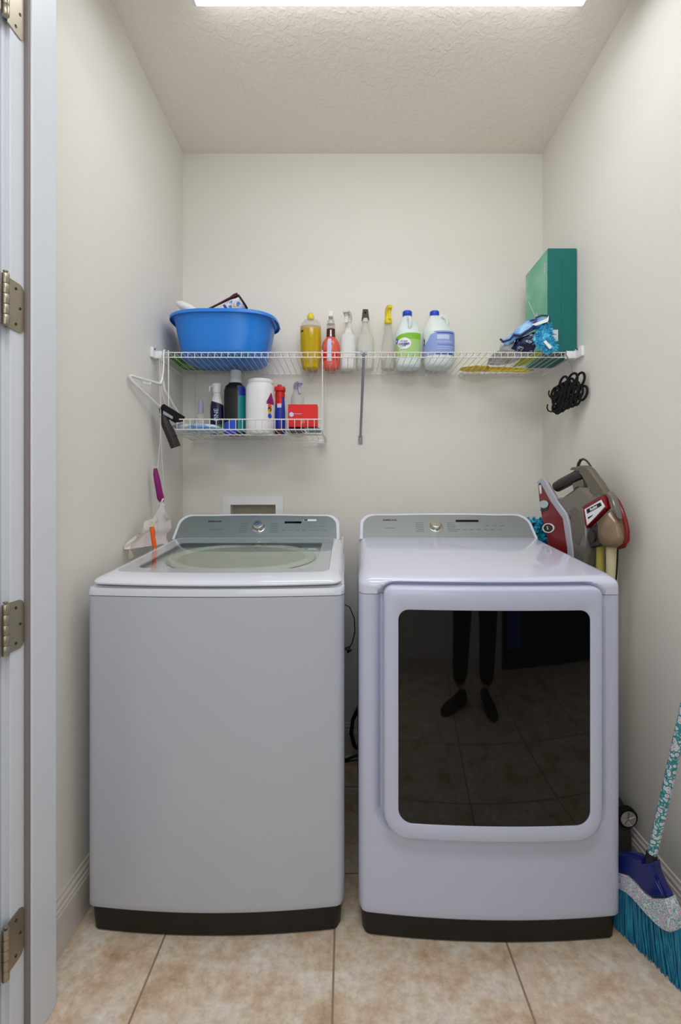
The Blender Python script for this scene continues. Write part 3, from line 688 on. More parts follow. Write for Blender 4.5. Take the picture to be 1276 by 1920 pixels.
# clear bottle, yellow trigger
cx = .184; t = thing('spray_bottle', 'clear spray bottle with a bright yellow trigger head on the long shelf', 'spray bottle', (cx, 2.125, Z1))
pf = [(0, 0), (.027, 0), (.031, .004), (.031, .06), (.029, .10), (.024, .13), (.019, .16), (.016, .185), (.0145, .205), (0, .205)]
b = B(); lathe(b, pf, (cx, 2.125, Z1), 32, sy=.85); obj('bottle_body', b, 'clear', t, smooth=50)
b = B(); lathe(b, [(0, .001), (.025, .001), (.029, .005), (.029, .04), (0, .04)], (cx, 2.125, Z1), 32, sy=.85); obj('liquid', b, 'cloudy', t, smooth=50)
b = B(); lathe(b, [(0, .2), (.015, .2), (.0165, .203), (.0155, .222), (.013, .23), (0, .23)], (cx, 2.125, Z1), 24)
trigger(b, (cx, 2.125, Z1+.222), .054, .0095, -PI/2+.25, .024, .01); obj('trigger_head', b, 'yellow', t, smooth=35)
label_on('label_spot', 'coral', t, pf, (cx, 2.125, Z1), .058, .072, -105, -85, sy=.85)
# jugs
def jug(cx, cy, r, h, lb, lm, loopx, capx):
    t = thing('detergent_jug', lb, 'jug', (cx, cy, Z1))
    pf = [(0, 0), (r*.72, 0), (r*.86, .005), (r*.95, .018), (r, .045), (r, .140), (r*.97, .152), (r*.82, .175), (r*.58, .198), (r*.36, h-.028), (r*.30, h-.022), (r*.30, h-.012), (0, h-.012)]
    n0 = len(pf)
    b = B()
    R = []
    for k, (rr2, z) in enumerate(pf): R.append((rr2, z))
    lathe(b, R, (0, 0, 0), 90, sy=.78, power=2.5)
    for v_ in b.verts:                                  # the neck leans towards capx
        f_ = max(0, min(1, (v_.co.z-.13)/(h-.15))); v_.co.x += capx*f_
    bmesh.ops.translate(b, verts=b.verts[:], vec=(cx, cy, Z1))
    obj('jug_body', b, 'jug', t, smooth=50)
    c2 = cx+capx
    b = B(); lathe(b, [(0, h-.020), (.0195, h-.020), (.0205, h-.018), (.0205, h-.003), (.018, h), (0, h)], (c2, cy, Z1), 28)
    obj('cap', b, 'bluecap', t, smooth=40)
    b = B()
    if loopx: 
        tube(b, [(c2+.012, cy-.006, Z1+h-.033), (c2+.030, cy-.010, Z1+h-.024), (c2+.046, cy-.012, Z1+h-.032), (c2+.053, cy-.012, Z1+h-.052), (c2+.047, cy-.012, Z1+h-.072), (c2+.03, cy-.012, Z1+h-.082), (c2+.012, cy-.010, Z1+h-.080)], [.009, .0085, .0085, .0085, .009, .0095, .011], 12)
    else:
        tube(b, [(c2+.002, cy-.008, Z1+h-.030), (c2+.006, cy-.030, Z1+h-.038), (c2+.008, cy-.040, Z1+h-.058), (c2+.006, cy-.038, Z1+h-.08), (c2+.003, cy-.03, Z1+h-.095)], .008, 12)
    obj('handle', b, 'jug', t, smooth=50)
    return t, pf
cx, cy = .270, 2.115
t, pf = jug(cx, cy, .057, .250, 'milky jug with a green label and blue cap on the long shelf', 'greenlabel', False, -.004)
c = (cx, cy, Z1)
label_on('label', 'palegreen', t, pf, c, .043, .142, -165, -38, sy=.78, power=2.5, top=lambda u: .72+.28*math.sin(min(1, u*1.5)*PI/2), lab='green wrap label')
label_on('label_band', 'greenlabel', t, pf, c, .118, .145, -160, -38, sy=.78, power=2.5, off=.0011, top=lambda u: .35+.65*math.sin(min(1, u*1.6)*PI/2), lab='darker green band')
def label_disc(name, m, parent, prof, c, ac, zc, wa_, hz, sy, power, off):
    b = B(); ring = []
    def q(a, z):
        a = math.radians(a); r = prof_r(prof, z)+off; k = 1/((abs(math.cos(a))**power+abs(math.sin(a))**power)**(1/power))
        return Vector((c[0]+r*k*math.cos(a), c[1]+r*k*math.sin(a)*sy, c[2]+z))
    fill_disc(b, [(ac+wa_*math.cos(2*PI*i/32), zc+hz*math.sin(2*PI*i/32)) for i in range(32)], 5, q)
    return obj(name, b, m, parent, smooth=60)
label_disc('label_badge', 'sticker', t, pf, c, -112, .100, 29, .024, .78, 2.5, .0017)
label_disc('label_logo', 'blueprint2', t, pf, c, -146, .112, 7, .011, .78, 2.5, .0023)
label_disc('logo_centre', 'sticker', t, pf, c, -146, .112, 3, .005, .78, 2.5, .0028)
fy = cy-.057*.78-.0032
text('label_lettering', 'simply', .0125, (cx-.024, fy, Z1+.109), (1, .03, .0), (0, 0, 1), 'mark', t)
text('label_lettering', 'oxygen', .0165, (cx-.024, fy, Z1+.097), (1, .03, .08), (0, 0, 1), 'blueprint', t, bold=.0004)
label_on('label_lines', 'sticker', t, pf, c, .076, .079, -135, -100, sy=.78, power=2.5, off=.0018); label_on('label_lines', 'sticker', t, pf, c, .066, .0685, -132, -104, sy=.78, power=2.5, off=.0018)
cx, cy = .400, 2.105
t, pf = jug(cx, cy, .066, .246, 'large milky jug with a lilac blue label and loop handle on the long shelf', 'bluelabel', True, -.018)
c = (cx, cy, Z1)
label_on('label', 'bluelabel', t, pf, c, .046, .148, -172, -18, sy=.78, power=2.5, top=lambda u: .74+.26*math.sin(min(1, u*2)*PI/2), lab='lilac blue wrap label')
label_disc('label_badge', 'maroon', t, pf, c, -160, .108, 7, .018, .78, 2.5, .0014)
label_disc('badge_centre', 'lightprint', t, pf, c, -160, .106, 3, .007, .78, 2.5, .0019)
for k, (z0_, z1_, a_, b_2, mm_) in enumerate([(.137, .141, -105, -42, 'blueprint'), (.112, .131, -104, -60, 'lightprint'), (.103, .1045, -104, -42, 'lightprint'), (.098, .0995, -104, -46, 'lightprint'), (.088, .0895, -100, -42, 'blueprint'), (.080, .0815, -104, -42, 'lightprint'), (.072, .0735, -104, -50, 'lightprint'), (.048, .056, -108, -45, 'blueprint')]):
    label_on('label_print', mm_, t, pf, c, z0_, z1_, a_, b_2, sy=.78, power=2.5, off=.0013)

# ---------------------------------------------------------------- the blue basin and what it holds
bc = (-.495, 2.022)
t = thing('washing_up_basin', 'bright blue plastic basin on the left end of the long shelf', 'basin', (bc[0], bc[1], Z1))
b = B(); rings = []
for (rx, ry, z) in ((.158, .122, 0), (.168, .131, .004), (.176, .137, .02), (.192, .143, .09), (.205, .149, .160), (.216, .153, .166), (.222, .157, .166), (.222, .157, .1575), (.2245, .1595, .1575), (.2245, .1595, .168), (.220, .1555, .172), (.203, .145, .171), (.198, .142, .160), (.187, .139, .09), (.171, .132, .02), (.163, .126, .008), (.15, .11, .005)):
    ring = []
    for i in range(72):
        a = 2*PI*i/72; p_ = 2.9; k = 1/((abs(math.cos(a))**p_+abs(math.sin(a))**p_)**(1/p_))
        ring.append(Vector((bc[0]+rx*k*math.cos(a)*.97, bc[1]+ry*k*math.sin(a)*.97, Z1+z)))
    rings.append(ring)
loft(b, rings); obj('tub', b, 'basin', t, smooth=50)
b = B(); xr = bc[0]+.216; pillow(b, [Vector((xr-.014, bc[1]+.05, Z1+.165)), Vector((xr+.004, bc[1]+.045, Z1+.155)), Vector((xr+.004, bc[1]-.045, Z1+.155)), Vector((xr-.014, bc[1]-.05, Z1+.165))], .006); obj('grip', b, 'basin', t, smooth=60)
def capsule_lathe(b, p0, p1, prof, seg=20):
    p0, p1 = Vector(p0), Vector(p1); z = (p1-p0).normalized(); x = z.cross(Vector((0, 1, 0))).normalized(); y = z.cross(x); A = Matrix((x, y, z)).transposed()
    lathe(b, [(r, q*(p1-p0).length) for r, q in prof], p0, seg, axis=A)
# can
t = thing('spray_can', 'tilted can with a pale blue printed wrap poking out of the blue basin', 'can', (-.50, 2.03, Z1+.01))
p0, p1 = P(396, 606, 2.0), P(456, 565, 2.0)
b = B(); capsule_lathe(b, p0, p1, [(0, 0), (.029, 0), (.031, .03), (.031, .96), (.0305, .97)]); obj('can_body', b, 'canwrap', t, smooth=50)
b = B(); capsule_lathe(b, p0, p1, [(.031, .95), (.0325, .96), (.0325, 1.0), (.030, 1.005), (.029, .985), (0, .985)]); obj('can_rim', b, 'brownblack', t, smooth=50)
b = B(); capsule_lathe(b, p0, p1, [(.0313, .50), (.0316, .5), (.0316, .56), (.0313, .56)]); obj('can_band', b, 'blueprint', t, smooth=50)
b = B(); capsule_lathe(b, P(350, 600, 1.93), P(446, 552, 1.93), [(0, 0), (.0045, .0), (.004, .6), (.0055, .85), (.009, .93), (.008, 1), (0, 1.0)], 12)
tag(obj('scrub_brush', b, 'maroon', smooth=50), 'thin reddish brown handle lying across the blue basin beside the can', 'brush')
b = B(); capsule_lathe(b, P(392, 598, 2.0), P(330, 567, 2.0), [(0, 0), (.010, .01), (.012, .3), (.018, .6), (.017, .85), (.009, .97), (0, 1)], 18)
tag(obj('plastic_paddle', b, 'plastic', smooth=50), 'white rounded plastic paddle sticking out of the left side of the blue basin', 'utensil')
b = B(); pillow(b, [Vector(p) for p in ((-.727, 2.00, Z1+.016), (-.70, 1.96, Z1+.016), (-.680, 1.98, Z1+.016), (-.664, 2.06, Z1+.016), (-.60, 2.165, Z1+.016), (-.61, 2.185, Z1+.016), (-.70, 2.182, Z1+.016), (-.727, 2.15, Z1+.016))], .028, 5, .004, 25, vec=(0, 0, 1))
for v_ in b.verts: v_.co.z = max(v_.co.z, Z1+.0005); v_.co.x = max(v_.co.x, XL+.004)
gp = obj('leafy_green_pack', b, 'greenpack', smooth=60); tag(gp, 'crumpled dark green pack in the left corner of the long shelf beside the basin', 'pack')

# ---------------------------------------------------------------- in the hanging basket
def simple(label, cat, nm, cx, cy, z0): return thing(nm, label, cat, (cx, cy, z0))
cx, cy = -.543, 2.06; t = simple('navy blue bottle with a white flip cap in the hanging basket', 'bottle', 'cleaner_bottle', cx, cy, Z2)
pf = [(0, 0), (.025, 0), (.0275, .004), (.0275, .10), (.026, .13), (.022, .15), (.0165, .172), (.016, .185), (0, .185)]
b = B(); lathe(b, pf, (cx, cy, Z2), 28, sy=.8); obj('bottle_body', b, 'plastic', t, smooth=50)
label_on('label', 'navy', t, pf, (cx, cy, Z2), .004, .150, -180, 0, sy=.8, top=lambda u: 1-.16*u, lab='navy blue label')
label_on('label_foot', 'greenpack', t, pf, (cx, cy, Z2), .006, .045, -178, -2, sy=.8, off=.001, lab='dark green band')
b = B(); lathe(b, [(0, .18), (.0175, .18), (.018, .184), (.018, .205), (.021, .21), (.021, .218), (0, .220)], (cx, cy, Z2), 24); pts = [(cx-.018, cy, Z2+.212), (cx-.030, cy-.004, Z2+.205), (cx-.031, cy-.006, Z2+.185)]; tube(b, pts, [.004, .004, .002], 8); obj('flip_cap', b, 'plastic', t, smooth=40)
text('label_lettering', 'PINE', .026, (cx+.003, cy-.0245, Z2+.085), (0, .0, 1), (-1, 0, 0), 'lightprint', t)
cx, cy = -.466, 2.055; t = simple('black and teal bottle with a see-through cap in the hanging basket', 'bottle', 'detergent_bottle', cx, cy, Z2)
pf = [(0, 0), (.040, 0), (.044, .005), (.0445, .10), (.046, .15), (.045, .19), (.040, .206), (.026, .218), (.024, .224), (0, .224)]
b = B(); lathe(b, pf, (cx, cy, Z2), 36, sy=.68, power=2.6); obj('bottle_body', b, 'black', t, smooth=50, label='glossy black body')
label_on('side_label', 'teal', t, pf, (cx, cy, Z2), .012, .206, -68, 20, sy=.68, power=2.6, lab='teal side label')
label_on('side_print', 'royal', t, pf, (cx, cy, Z2), .165, .204, -66, -10, sy=.68, power=2.6, off=.0012)
label_on('front_print', 'blueprint2', t, pf, (cx, cy, Z2), .005, .068, -150, -76, sy=.68, power=2.6, top=lambda u: .7+.3*u, lab='bright blue printed patch')
b = B(); lathe(b, [(0, .220), (.0265, .220), (.0265, .235), (.0225, .240), (.0215, .272), (.018, .275), (0, .275)], (cx+.004, cy, Z2), 28); obj('cap', b, 'frosted', t, smooth=40)
cx, cy = -.356, 2.03; t = simple('big white screw-lid tub with a colourful label edge in the hanging basket', 'tub', 'white_tub', cx, cy, Z2)
pf = [(0, 0), (.052, 0), (.057, .006), (.0585, .03), (.0585, .175), (.0575, .195), (.052, .208), (.048, .212), (0, .212)]
b = B(); lathe(b, pf, (cx, cy, Z2), 44, power=2.3); obj('tub_body', b, 'plastic', t, smooth=50)
b = B(); lathe(b, [(0, .208), (.051, .208), (.053, .211), (.053, .222), (.050, .226), (0, .227)], (cx+.002, cy, Z2), 44); obj('lid', b, 'plastic', t, smooth=40)
c = (cx, cy, Z2)
label_on('label', 'sticker', t, pf, c, .035, .150, -58, 0, power=2.3)
label_on('label_peak', 'purple', t, pf, c, .120, .170, -56, -14, power=2.3, off=.0012, top=lambda u: 1-abs(u-.5)*1.6, lab='purple peak of the label')
for zz_, mm_ in ((.112, 'orange'), (.092, 'yellowg'), (.072, 'blueprint2'), (.10, 'navy')): label_disc('label_spot', mm_, t, pf, c, -42, zz_, 9, .010, 1, 2.3, .002)
cx, cy = -.276, 2.05; t = simple('slim blue bottle with a bright red cap in the hanging basket', 'bottle', 'stain_remover_bottle', cx, cy, Z2)
pf = [(0, 0), (.019, 0), (.0215, .004), (.0225, .06), (.021, .11), (.019, .15), (.018, .162), (0, .162)]
b = B(); lathe(b, pf, (cx, cy, Z2), 28, sy=.75); obj('bottle_body', b, 'royal', t, smooth=50)
b = B(); lathe(b, [(0, .158), (.020, .158), (.021, .17), (.0185, .185), (0, .186)], (cx, cy, Z2), 24, sy=.8); box(b, cx-.0215, cx+.022, cy-.02, cy+.016, Z2+.182, Z2+.204, .006, 3); lathe(b, [(0, .2), (.013, .2), (.008, .213), (0, .214)], (cx-.002, cy, Z2), 20); obj('cap', b, 'redcap', t, smooth=40)
label_on('label_patch', 'redcap', t, pf, (cx, cy, Z2), .126, .160, -180, -60, sy=.75, lab='red patch'); label_on('label_pale_patch', 'lightprint', t, pf, (cx, cy, Z2), .115, .132, -120, -70, sy=.75)  # red patch and a small pale patch on the bottle
label_on('label_foot', 'maroon', t, pf, (cx, cy, Z2), .004, .03, -150, -60, sy=.75)
cx, cy = -.207, 2.09; t = simple('frosted white trigger bottle behind the red box in the hanging basket', 'spray bottle', 'trigger_bottle', cx, cy, Z2)
pf = [(0, 0), (.026, 0), (.030, .004), (.030, .08), (.029, .13), (.027, .17), (.018, .195), (.015, .205), (0, .205)]
b = B(); lathe(b, pf, (cx, cy, Z2), 28, sy=.8); obj('bottle_body', b, 'cloudy', t, smooth=50)
b = B(); trigger(b, (cx, cy, Z2+.200), .032, .012, -PI/2+.5, .03); obj('trigger_head', b, 'lilac', t, smooth=35)
cx, cy = -.615, 2.07; t = simple('small see-through bottle with a lilac cap in the hanging basket', 'bottle', 'small_bottle', cx, cy, Z2)
pf = [(0, 0), (.019, 0), (.0215, .004), (.0215, .07), (.018, .09), (.011, .10), (0, .10)]
b = B(); lathe(b, pf, (cx, cy, Z2), 24, sy=.8); obj('bottle_body', b, 'cloudy', t, smooth=50)
b = B(); lathe(b, [(0, .096), (.0115, .096), (.0105, .14), (.008, .152), (0, .154)], (cx, cy, Z2), 20); obj('cap', b, 'lilac', t, smooth=40)
t = simple('bright red cardboard box standing in the hanging basket', 'box', 'red_box', -.170, 1.945, Z2)
b = B(); box(b, -.227, -.112, 1.915, 1.975, Z2+.017, Z2+.106, .001, 1); obj('carton', b, 'red', t)
b = B(); lathe(b, [(0, 0), (.009, 0), (.009, .0006), (0, .0006)], (-.213, 1.9148, Z2+.066), 24, axis=Matrix.Rotation(PI/2, 3, 'X')); obj('round_logo', b, 'lightprint', t)
b = B(); box(b, -.202, -.172, 1.9143, 1.9149, Z2+.068, Z2+.0695); obj('printed_line', b, 'lightprint', t)
b = B(); lathe(b, [(.006, 0), (.0085, 0), (.0085, .0006), (.006, .0006)], (-.168, 1.9147, Z2+.038), 24, axis=Matrix.Rotation(PI/2, 3, 'X')); obj('printed_ring', b, 'coral', t)
b = B(); pillow(b, [Vector(p) for p in ((-.235, 1.90, Z2+.008), (-.17, 1.90, Z2+.008), (-.165, 2.0, Z2+.008), (-.235, 2.04, Z2+.008))], .014, 4, .002, 40, vec=(0, 0, 1))
for v_ in b.verts: v_.co.z = min(max(v_.co.z, Z2), Z2+.016)
tag(obj('folded_cloth', b, 'navy', smooth=60), 'dark blue folded cloth under the left half of the red box', 'cloth')
b = B(); pillow(b, [Vector(p) for p in ((-.160, 1.89, Z2+.008), (-.10, 1.89, Z2+.008), (-.10, 2.0, Z2+.008), (-.158, 2.0, Z2+.008))], .014, 4, .002, 40, vec=(0, 0, 1))
for v_ in b.verts: v_.co.z = min(max(v_.co.z, Z2), Z2+.016)
tag(obj('folded_cloth', b, 'teal', smooth=60), 'teal folded cloth under the right half of the red box', 'cloth')
t = thing('napkin_packet', 'flat pale blue and white packet lying at the left end of the hanging basket', 'packet', (-.60, 1.94, Z2))
b = B(); pillow(b, [Vector(p) for p in ((-.668, 1.87, Z2+.014), (-.56, 1.87, Z2+.014), (-.50, 1.91, Z2+.014), (-.49, 2.0, Z2+.014), (-.585, 2.03, Z2+.014), (-.668, 2.0, Z2+.014))], .034, 6, .004, 30, vec=(0, 0, 1))
for v_ in b.verts: v_.co.z = max(v_.co.z, Z2+.0003)
obj('packet', b, 'paperblue', t, smooth=60)

# ---------------------------------------------------------------- right end of the long shelf
t = thing('teal_carton', 'tall teal green cardboard carton standing on the right end of the long shelf', 'box', (.825, 1.97, Z1))
gx0, gx1, gy0, gy1, gz1 = .772, .881, 1.865, 2.095, 2.107
b = B(); box(b, gx0, gx1, gy0, gy1, Z1, gz1, .0012, 1); obj('carton', b, 'greenbox', t)
b = B(); box(b, gx0-.0008, gx0-.0002, gy0+.004, gy1-.004, Z1+.004, gz1-.004); pn = obj('printed_panel', b, 'greenside', t, label='paler green printed side')
for (ya, za, yb2, zb2, r_) in ((2.06, 1.98, 1.97, 1.87, .004), (1.98, 1.90, 1.95, 1.83, .009), (2.05, 1.83, 2.07, 1.80, .003), (1.90, 1.84, 1.91, 1.79, .003)):
    b = B(); a = Vector((gx0-.0012, ya, za)); c_ = Vector((gx0-.0012, yb2, zb2)); d_ = (c_-a).normalized(); s_ = Vector((0, -d_.z, d_.y))*r_
    slab(b, [a-s_, c_-s_*.6, c_+s_*.6, a+s_], (.0006, 0, 0)); obj('print_shape', b, 'pale', pn)
for k in range(4):
    b = B(); z = 2.06-k*.012; slab(b, [Vector((gx0-.0012, 1.905, z)), Vector((gx0-.0012, 1.885, z)), Vector((gx0-.0012, 1.885, z-.008)), Vector((gx0-.0012, 1.905, z-.008))], (.0006, 0, 0)); obj('printed_letter', b, 'pale', pn)
gm = (gx0+gx1)/2
def line(a, c_, w_=.0007): 
    a, c_ = Vector(a), Vector(c_); d_ = (c_-a).normalized(); s_ = Vector((-d_.z, 0, d_.x))*w_; b = B(); slab(b, [a-s_, c_-s_, c_+s_, a+s_], (0, .0005, 0)); obj('fold_line', b, 'boxline', t)
y = gy0-.0006
line((gm-.003, y, Z1), (gm-.003, y, 2.060)); line((gm-.003, y, 2.060), (gx1-.004, y, gz1-.004)); line((gm-.003, y, 2.060), (gm-.018, y, 2.075)); line((gm-.02, y, 1.735), (gm, y, 1.755)); line((gm, y, 1.755), (gm+.02, y, 1.735))
b = B(); box(b, gx0+.010, gx0+.038, gy0-.0012, gy0-.0004, 1.752, 1.795); lb_ = obj('paper_label', b, 'labelwhite', t)
b = B()
box(b, gx0+.015, gx0+.032, gy0-.0018, gy0-.0011, 1.776, 1.7775); obj('label_line', b, 'mark', lb_)
# blue film pack, cyan duster head, grey cloth
pl = Plane((.60, 1.90), (.80, 1.83))
def ppts(pts, back=0, pln=pl): return [pln(x, y, back) for x, y in pts]
t = thing('wipes_pack', 'crumpled shiny blue film pack with navy edges leaning on the teal carton', 'pack', (.66, 1.93, Z1))
p2 = Plane((.57, 1.900), (.76, 1.830))
b = B(); pillow(b, ppts([(938, 642), (948, 634), (962, 622), (976, 608), (990, 600), (1010, 597), (1028, 595), (1029, 606), (1018, 612), (1004, 616), (990, 626), (975, 633), (962, 636), (952, 648)], 0, p2), .05, 6, .005, 40, seed=3); obj('film', b, 'bluepack', t, smooth=60)
b = B(); tube(b, ppts([(938, 640), (944, 645), (956, 641), (963, 632), (975, 634), (990, 624), (1003, 613)], -.030, p2), [.004, .005, .004, .005, .006, .005, .003], 8); tube(b, ppts([(1003, 601), (1014, 596), (1029, 597), (1030, 606), (1016, 612)], -.028, p2), .0035, 8); obj('navy_edge', b, 'navyfilm', t, smooth=60, label='navy blue folded edge')
b = B(); slab(b, ppts([(996, 614), (1024, 603), (1028, 597), (1026, 609), (1004, 616)], -.034, p2), (0, .002, 0)); obj('white_flap', b, 'plastic', t)
b = B(); pillow(b, ppts([(958, 652), (966, 634), (985, 628), (1004, 620), (1010, 640), (1000, 658), (975, 660)], .01, p2), .05, 5, .006, 50, seed=5); obj('pack_underside', b, 'mottled', t, smooth=60)
b = B(); p3 = Plane((.62, 1.915), (.76, 1.875))
pillow(b, ppts([(935, 656), (937, 646), (955, 642), (975, 640), (992, 646), (1000, 655), (998, 664), (936, 666)], 0, p3), .05, 5, .008, 45, seed=9)
for v_ in b.verts: v_.co.z = max(v_.co.z, Z1+.0005)
pillow(b, [Vector(p) for p in ((.585, 1.88, Z1+.012), (.70, 1.88, Z1+.012), (.735, 1.93, Z1+.012), (.70, 2.06, Z1+.012), (.64, 2.085, Z1+.012), (.60, 2.08, Z1+.012), (.585, 2.0, Z1+.012))], .022, 5, .004, 20, vec=(0, 0, 1))
for v_ in b.verts: v_.co.z = max(v_.co.z, Z1+.0003)
tag(obj('grey_cloth', b, 'greycloth', smooth=60), 'crumpled pale grey cloth on the long shelf under the blue film pack', 'cloth')
t = thing('fluffy_duster', 'fluffy cyan duster hanging over the shelf edge beside the teal carton', 'duster', (.755, 1.84, Z1))
b = B(); p4_ = Plane((.70, 1.858), (.80, 1.838)); ctr = [(1012, 622), (1020, 638), (1026, 654), (1008, 645), (1000, 636), (1032, 660), (1016, 655), (1024, 625), (1030, 640)]
random.seed(11)
core = ppts([(1000, 628), (1012, 612), (1026, 610), (1032, 630), (1040, 655), (1038, 662), (1022, 668), (1008, 658), (994, 640)], -.018, p4_); pillow(b, core, .034, 5, .006, 90, seed=2)
pts_in = [p_ for p_ in ppts([(1000+random.random()*38, 612+random.random()*50) for _ in range(400)], -.018, p4_)]
def inside(p_, poly):
    c_ = False; n_ = len(poly)
    for i in range(n_):
        a, d_ = poly[i], poly[i-1]
        if (a.z > p_.z) != (d_.z > p_.z) and p_.x < (d_.x-a.x)*(p_.z-a.z)/(d_.z-a.z)+a.x: c_ = not c_
    return c_
for p_ in pts_in:
    if not inside(p_, core): continue
    d_ = Vector((random.uniform(-1, 1), random.uniform(-1.2, -.2), random.uniform(-1, 1))).normalized()
    q_ = p_+Vector((0, -.012, 0)); tube(b, [q_, q_+d_*.006, q_+d_*.012+Vector((0, 0, -.002))], [.0022, .0018, .0006], 4)
obj('fluff', b, 'fuzz', t, smooth=60)
b = B(); slab(b, ppts([(1013, 648), (1018, 646), (1029, 658), (1025, 662)], -.050, p4_), (0, .002, 0)); obj('white_tag', b, 'plastic', t)
b = B(); pillow(b, [Vector(p) for p in ((.742, 1.87, Z1+.010), (.768, 1.88, Z1+.010), (.768, 2.06, Z1+.010), (.720, 2.12, Z1+.010), (.715, 2.0, Z1+.010))], .018, 4, .002, 30, vec=(0, 0, 1))
for v_ in b.verts: v_.co.z = max(v_.co.z, Z1+.0003)
tag(obj('green_cloth', b, 'yelgreen', smooth=60), 'yellow green cloth lying on the shelf just left of the teal carton', 'cloth')
b = B(); pillow(b, [Vector(p) for p in ((.505, 2.12, Z1+.010), (.56, 2.09, Z1+.010), (.60, 2.10, Z1+.010), (.61, 2.155, Z1+.010), (.70, 2.165, Z1+.010), (.84, 2.16, Z1+.010), (.84, 2.18, Z1+.010), (.55, 2.182, Z1+.010), (.50, 2.175, Z1+.010))], .018, 4, .003, 40, vec=(0, 0, 1))
for v_ in b.verts: v_.co.z = max(v_.co.z, Z1+.0003); v_.co.y = min(v_.co.y, YB-.005)
tag(obj('rubber_gloves', b, 'yellowg', smooth=60), 'bright yellow rubber gloves lying flat at the back of the long shelf', 'gloves')

# ---------------------------------------------------------------- hanging on the left
t = thing('clothes_hanger', 'white plastic clothes hanger hooked on the left end of the wire shelf', 'hanger', (-.70, 1.85, 1.62))
nk = Vector((-.690, 1.835, 1.590)); ea = Vector((-.722, 1.630, 1.560)); eb = Vector((-.672, 2.03, 1.452))
tip = Vector((-.690, 1.856, SZ+.003))
b = B(); tube(b, [Vector((-.690, 1.879, 1.690)), Vector((-.690, 1.873, 1.710)), Vector((-.690, 1.862, 1.7165)), Vector((-.689, 1.850, 1.712)), Vector((-.689, 1.846, 1.695)), Vector((-.690, 1.850, 1.665)), Vector((-.690, 1.845, 1.63)), nk+Vector((0, 0, .012))], .0032, 10); obj('hook', b, 'plastic', t, smooth=50)
b = B(); lo1 = nk+Vector((.001, .016, -.026)); lo2 = nk+Vector((-.001, -.014, -.012))
fr = [nk+Vector((0, 0, .012)), lo2, ea+Vector((0, .012, .004)), ea, ea+Vector((.002, .006, -.012)), eb+Vector((0, -.02, -.012)), eb, eb+Vector((0, -.004, .014)), lo1, nk+Vector((0, .012, .0))]
pts = []
for i in range(len(fr)):
    pts.append(fr[i])
    if (fr[(i+1) % len(fr)]-fr[i]).length > .08: pts += [fr[i].lerp(fr[(i+1) % len(fr)], k/4) for k in range(1, 4)]
tube(b, pts, .0048, 10, closed=True); obj('frame', b, 'plastic', t, smooth=50)
b = B(); a_ = lo2.lerp(ea, .35); c_ = lo2.lerp(ea, .65); tube(b, [a_, a_+Vector((0, -.005, -.012)), c_+Vector((0, .01, -.012)), c_], .0025, 8)
a_ = lo1.lerp(eb, .60); c_ = lo1.lerp(eb, .85); tube(b, [a_, a_+Vector((0, .004, -.014)), c_+Vector((0, -.008, -.010)), c_], .0025, 8); obj('strap_notch', b, 'plastic', t, smooth=50)
# black vacuum tool
t = thing('crevice_tool', 'black vacuum brush tool with a round tube hanging by the left end of the basket', 'vacuum tool', (-.69, 1.86, 1.50))
pv = Plane((-.725, 1.80), (-.60, 1.90))
b = B(); slab(b, ppts([(300, 764), (306, 758), (345, 782), (343, 790), (330, 792), (302, 775)], -.012, pv), pv.n*.03, .003); obj('tool_head', b, 'velvet', t)
b = B(); slab(b, ppts([(304, 771), (322, 782), (321, 787), (303, 777)], -.014, pv), pv.n*.004, .0005); obj('bristle_strip', b, 'greywire', t)
b = B(); tube(b, ppts([(307, 778), (311, 795), (318, 808), (330, 838)], .004, pv), [.014, .0165, .019, .019], 20); obj('tube_socket', b, 'brownblack', t, smooth=50)
b = B(); tube(b, [pv(323, 818, .004), pv(323.5, 819.5, .004)], .0198, 20); obj('socket_ring', b, 'black', t, smooth=50)
b = B(); tube(b, ppts([(312, 768), (309, 755), (304, 735), (301, 705), (300, 680)], 0, pv)[:-1]+[Vector((-.700, 1.858, SZ+.004))], .0014, 6); obj('hang_loop', b, 'cord', t)
# cord with the purple handle and the bag
t = thing('white_string', 'thin white cord hanging down the left wall from the shelf end', 'cord', (-.70, 1.80, 1.2))
ph = Plane((-.722, 1.78), (-.68, 1.84))
b = B(); tube(b, [Vector((-.708, 1.858, SZ+.004)), ph(299, 720), ph(301, 780), ph(300, 830), ph(296, 870), ph(294, 884)], .0014, 6); tube(b, [Vector((-.702, 1.858, SZ+.004)), ph(302, 730), ph(301, 790), ph(303, 850), ph(306, 900), ph(304, 940)], .0014, 6); obj('strand', b, 'cord', t)
t = thing('wand_handle', 'purple plastic handle with a thin metal rod hanging on the cord by the left wall', 'handle', (-.70, 1.80, 1.18))
b = B(); pth = ppts([(291, 878), (292, 888), (295, 903), (298, 920), (301, 934), (303, 941)], 0, ph); tube(b, pth, [.006, .0095, .0115, .0115, .0130, .008], 16); obj('grip', b, 'purple', t, smooth=60)
b = B(); tube(b, ppts([(303, 942), (302, 950), (297, 966), (293, 980)], 0, ph), .0026, 8); obj('rod', b, 'steel', t, smooth=50)
b = B(); tube(b, ppts([(300, 940), (303, 944), (306, 948)], -.002, ph), .004, 8); obj('tie', b, 'plastic', t)
t = thing('duster_wand', 'orange chenille wand dangling against the plastic bag by the washing machine', 'duster', (-.66, 1.70, 1.02))
po = Plane((-.668, 1.66), (-.60, 1.70))
b = B(); tube(b, ppts([(284, 988), (286, 998), (287, 1008), (289, 1018), (290, 1029)], 0, po), [.0065, .0080, .0068, .0082, .006], 10)
for v_ in b.verts: v_.co += noise.noise_vector(v_.co*160)*.003
obj('orange_sleeve', b, 'orange', t, smooth=60)
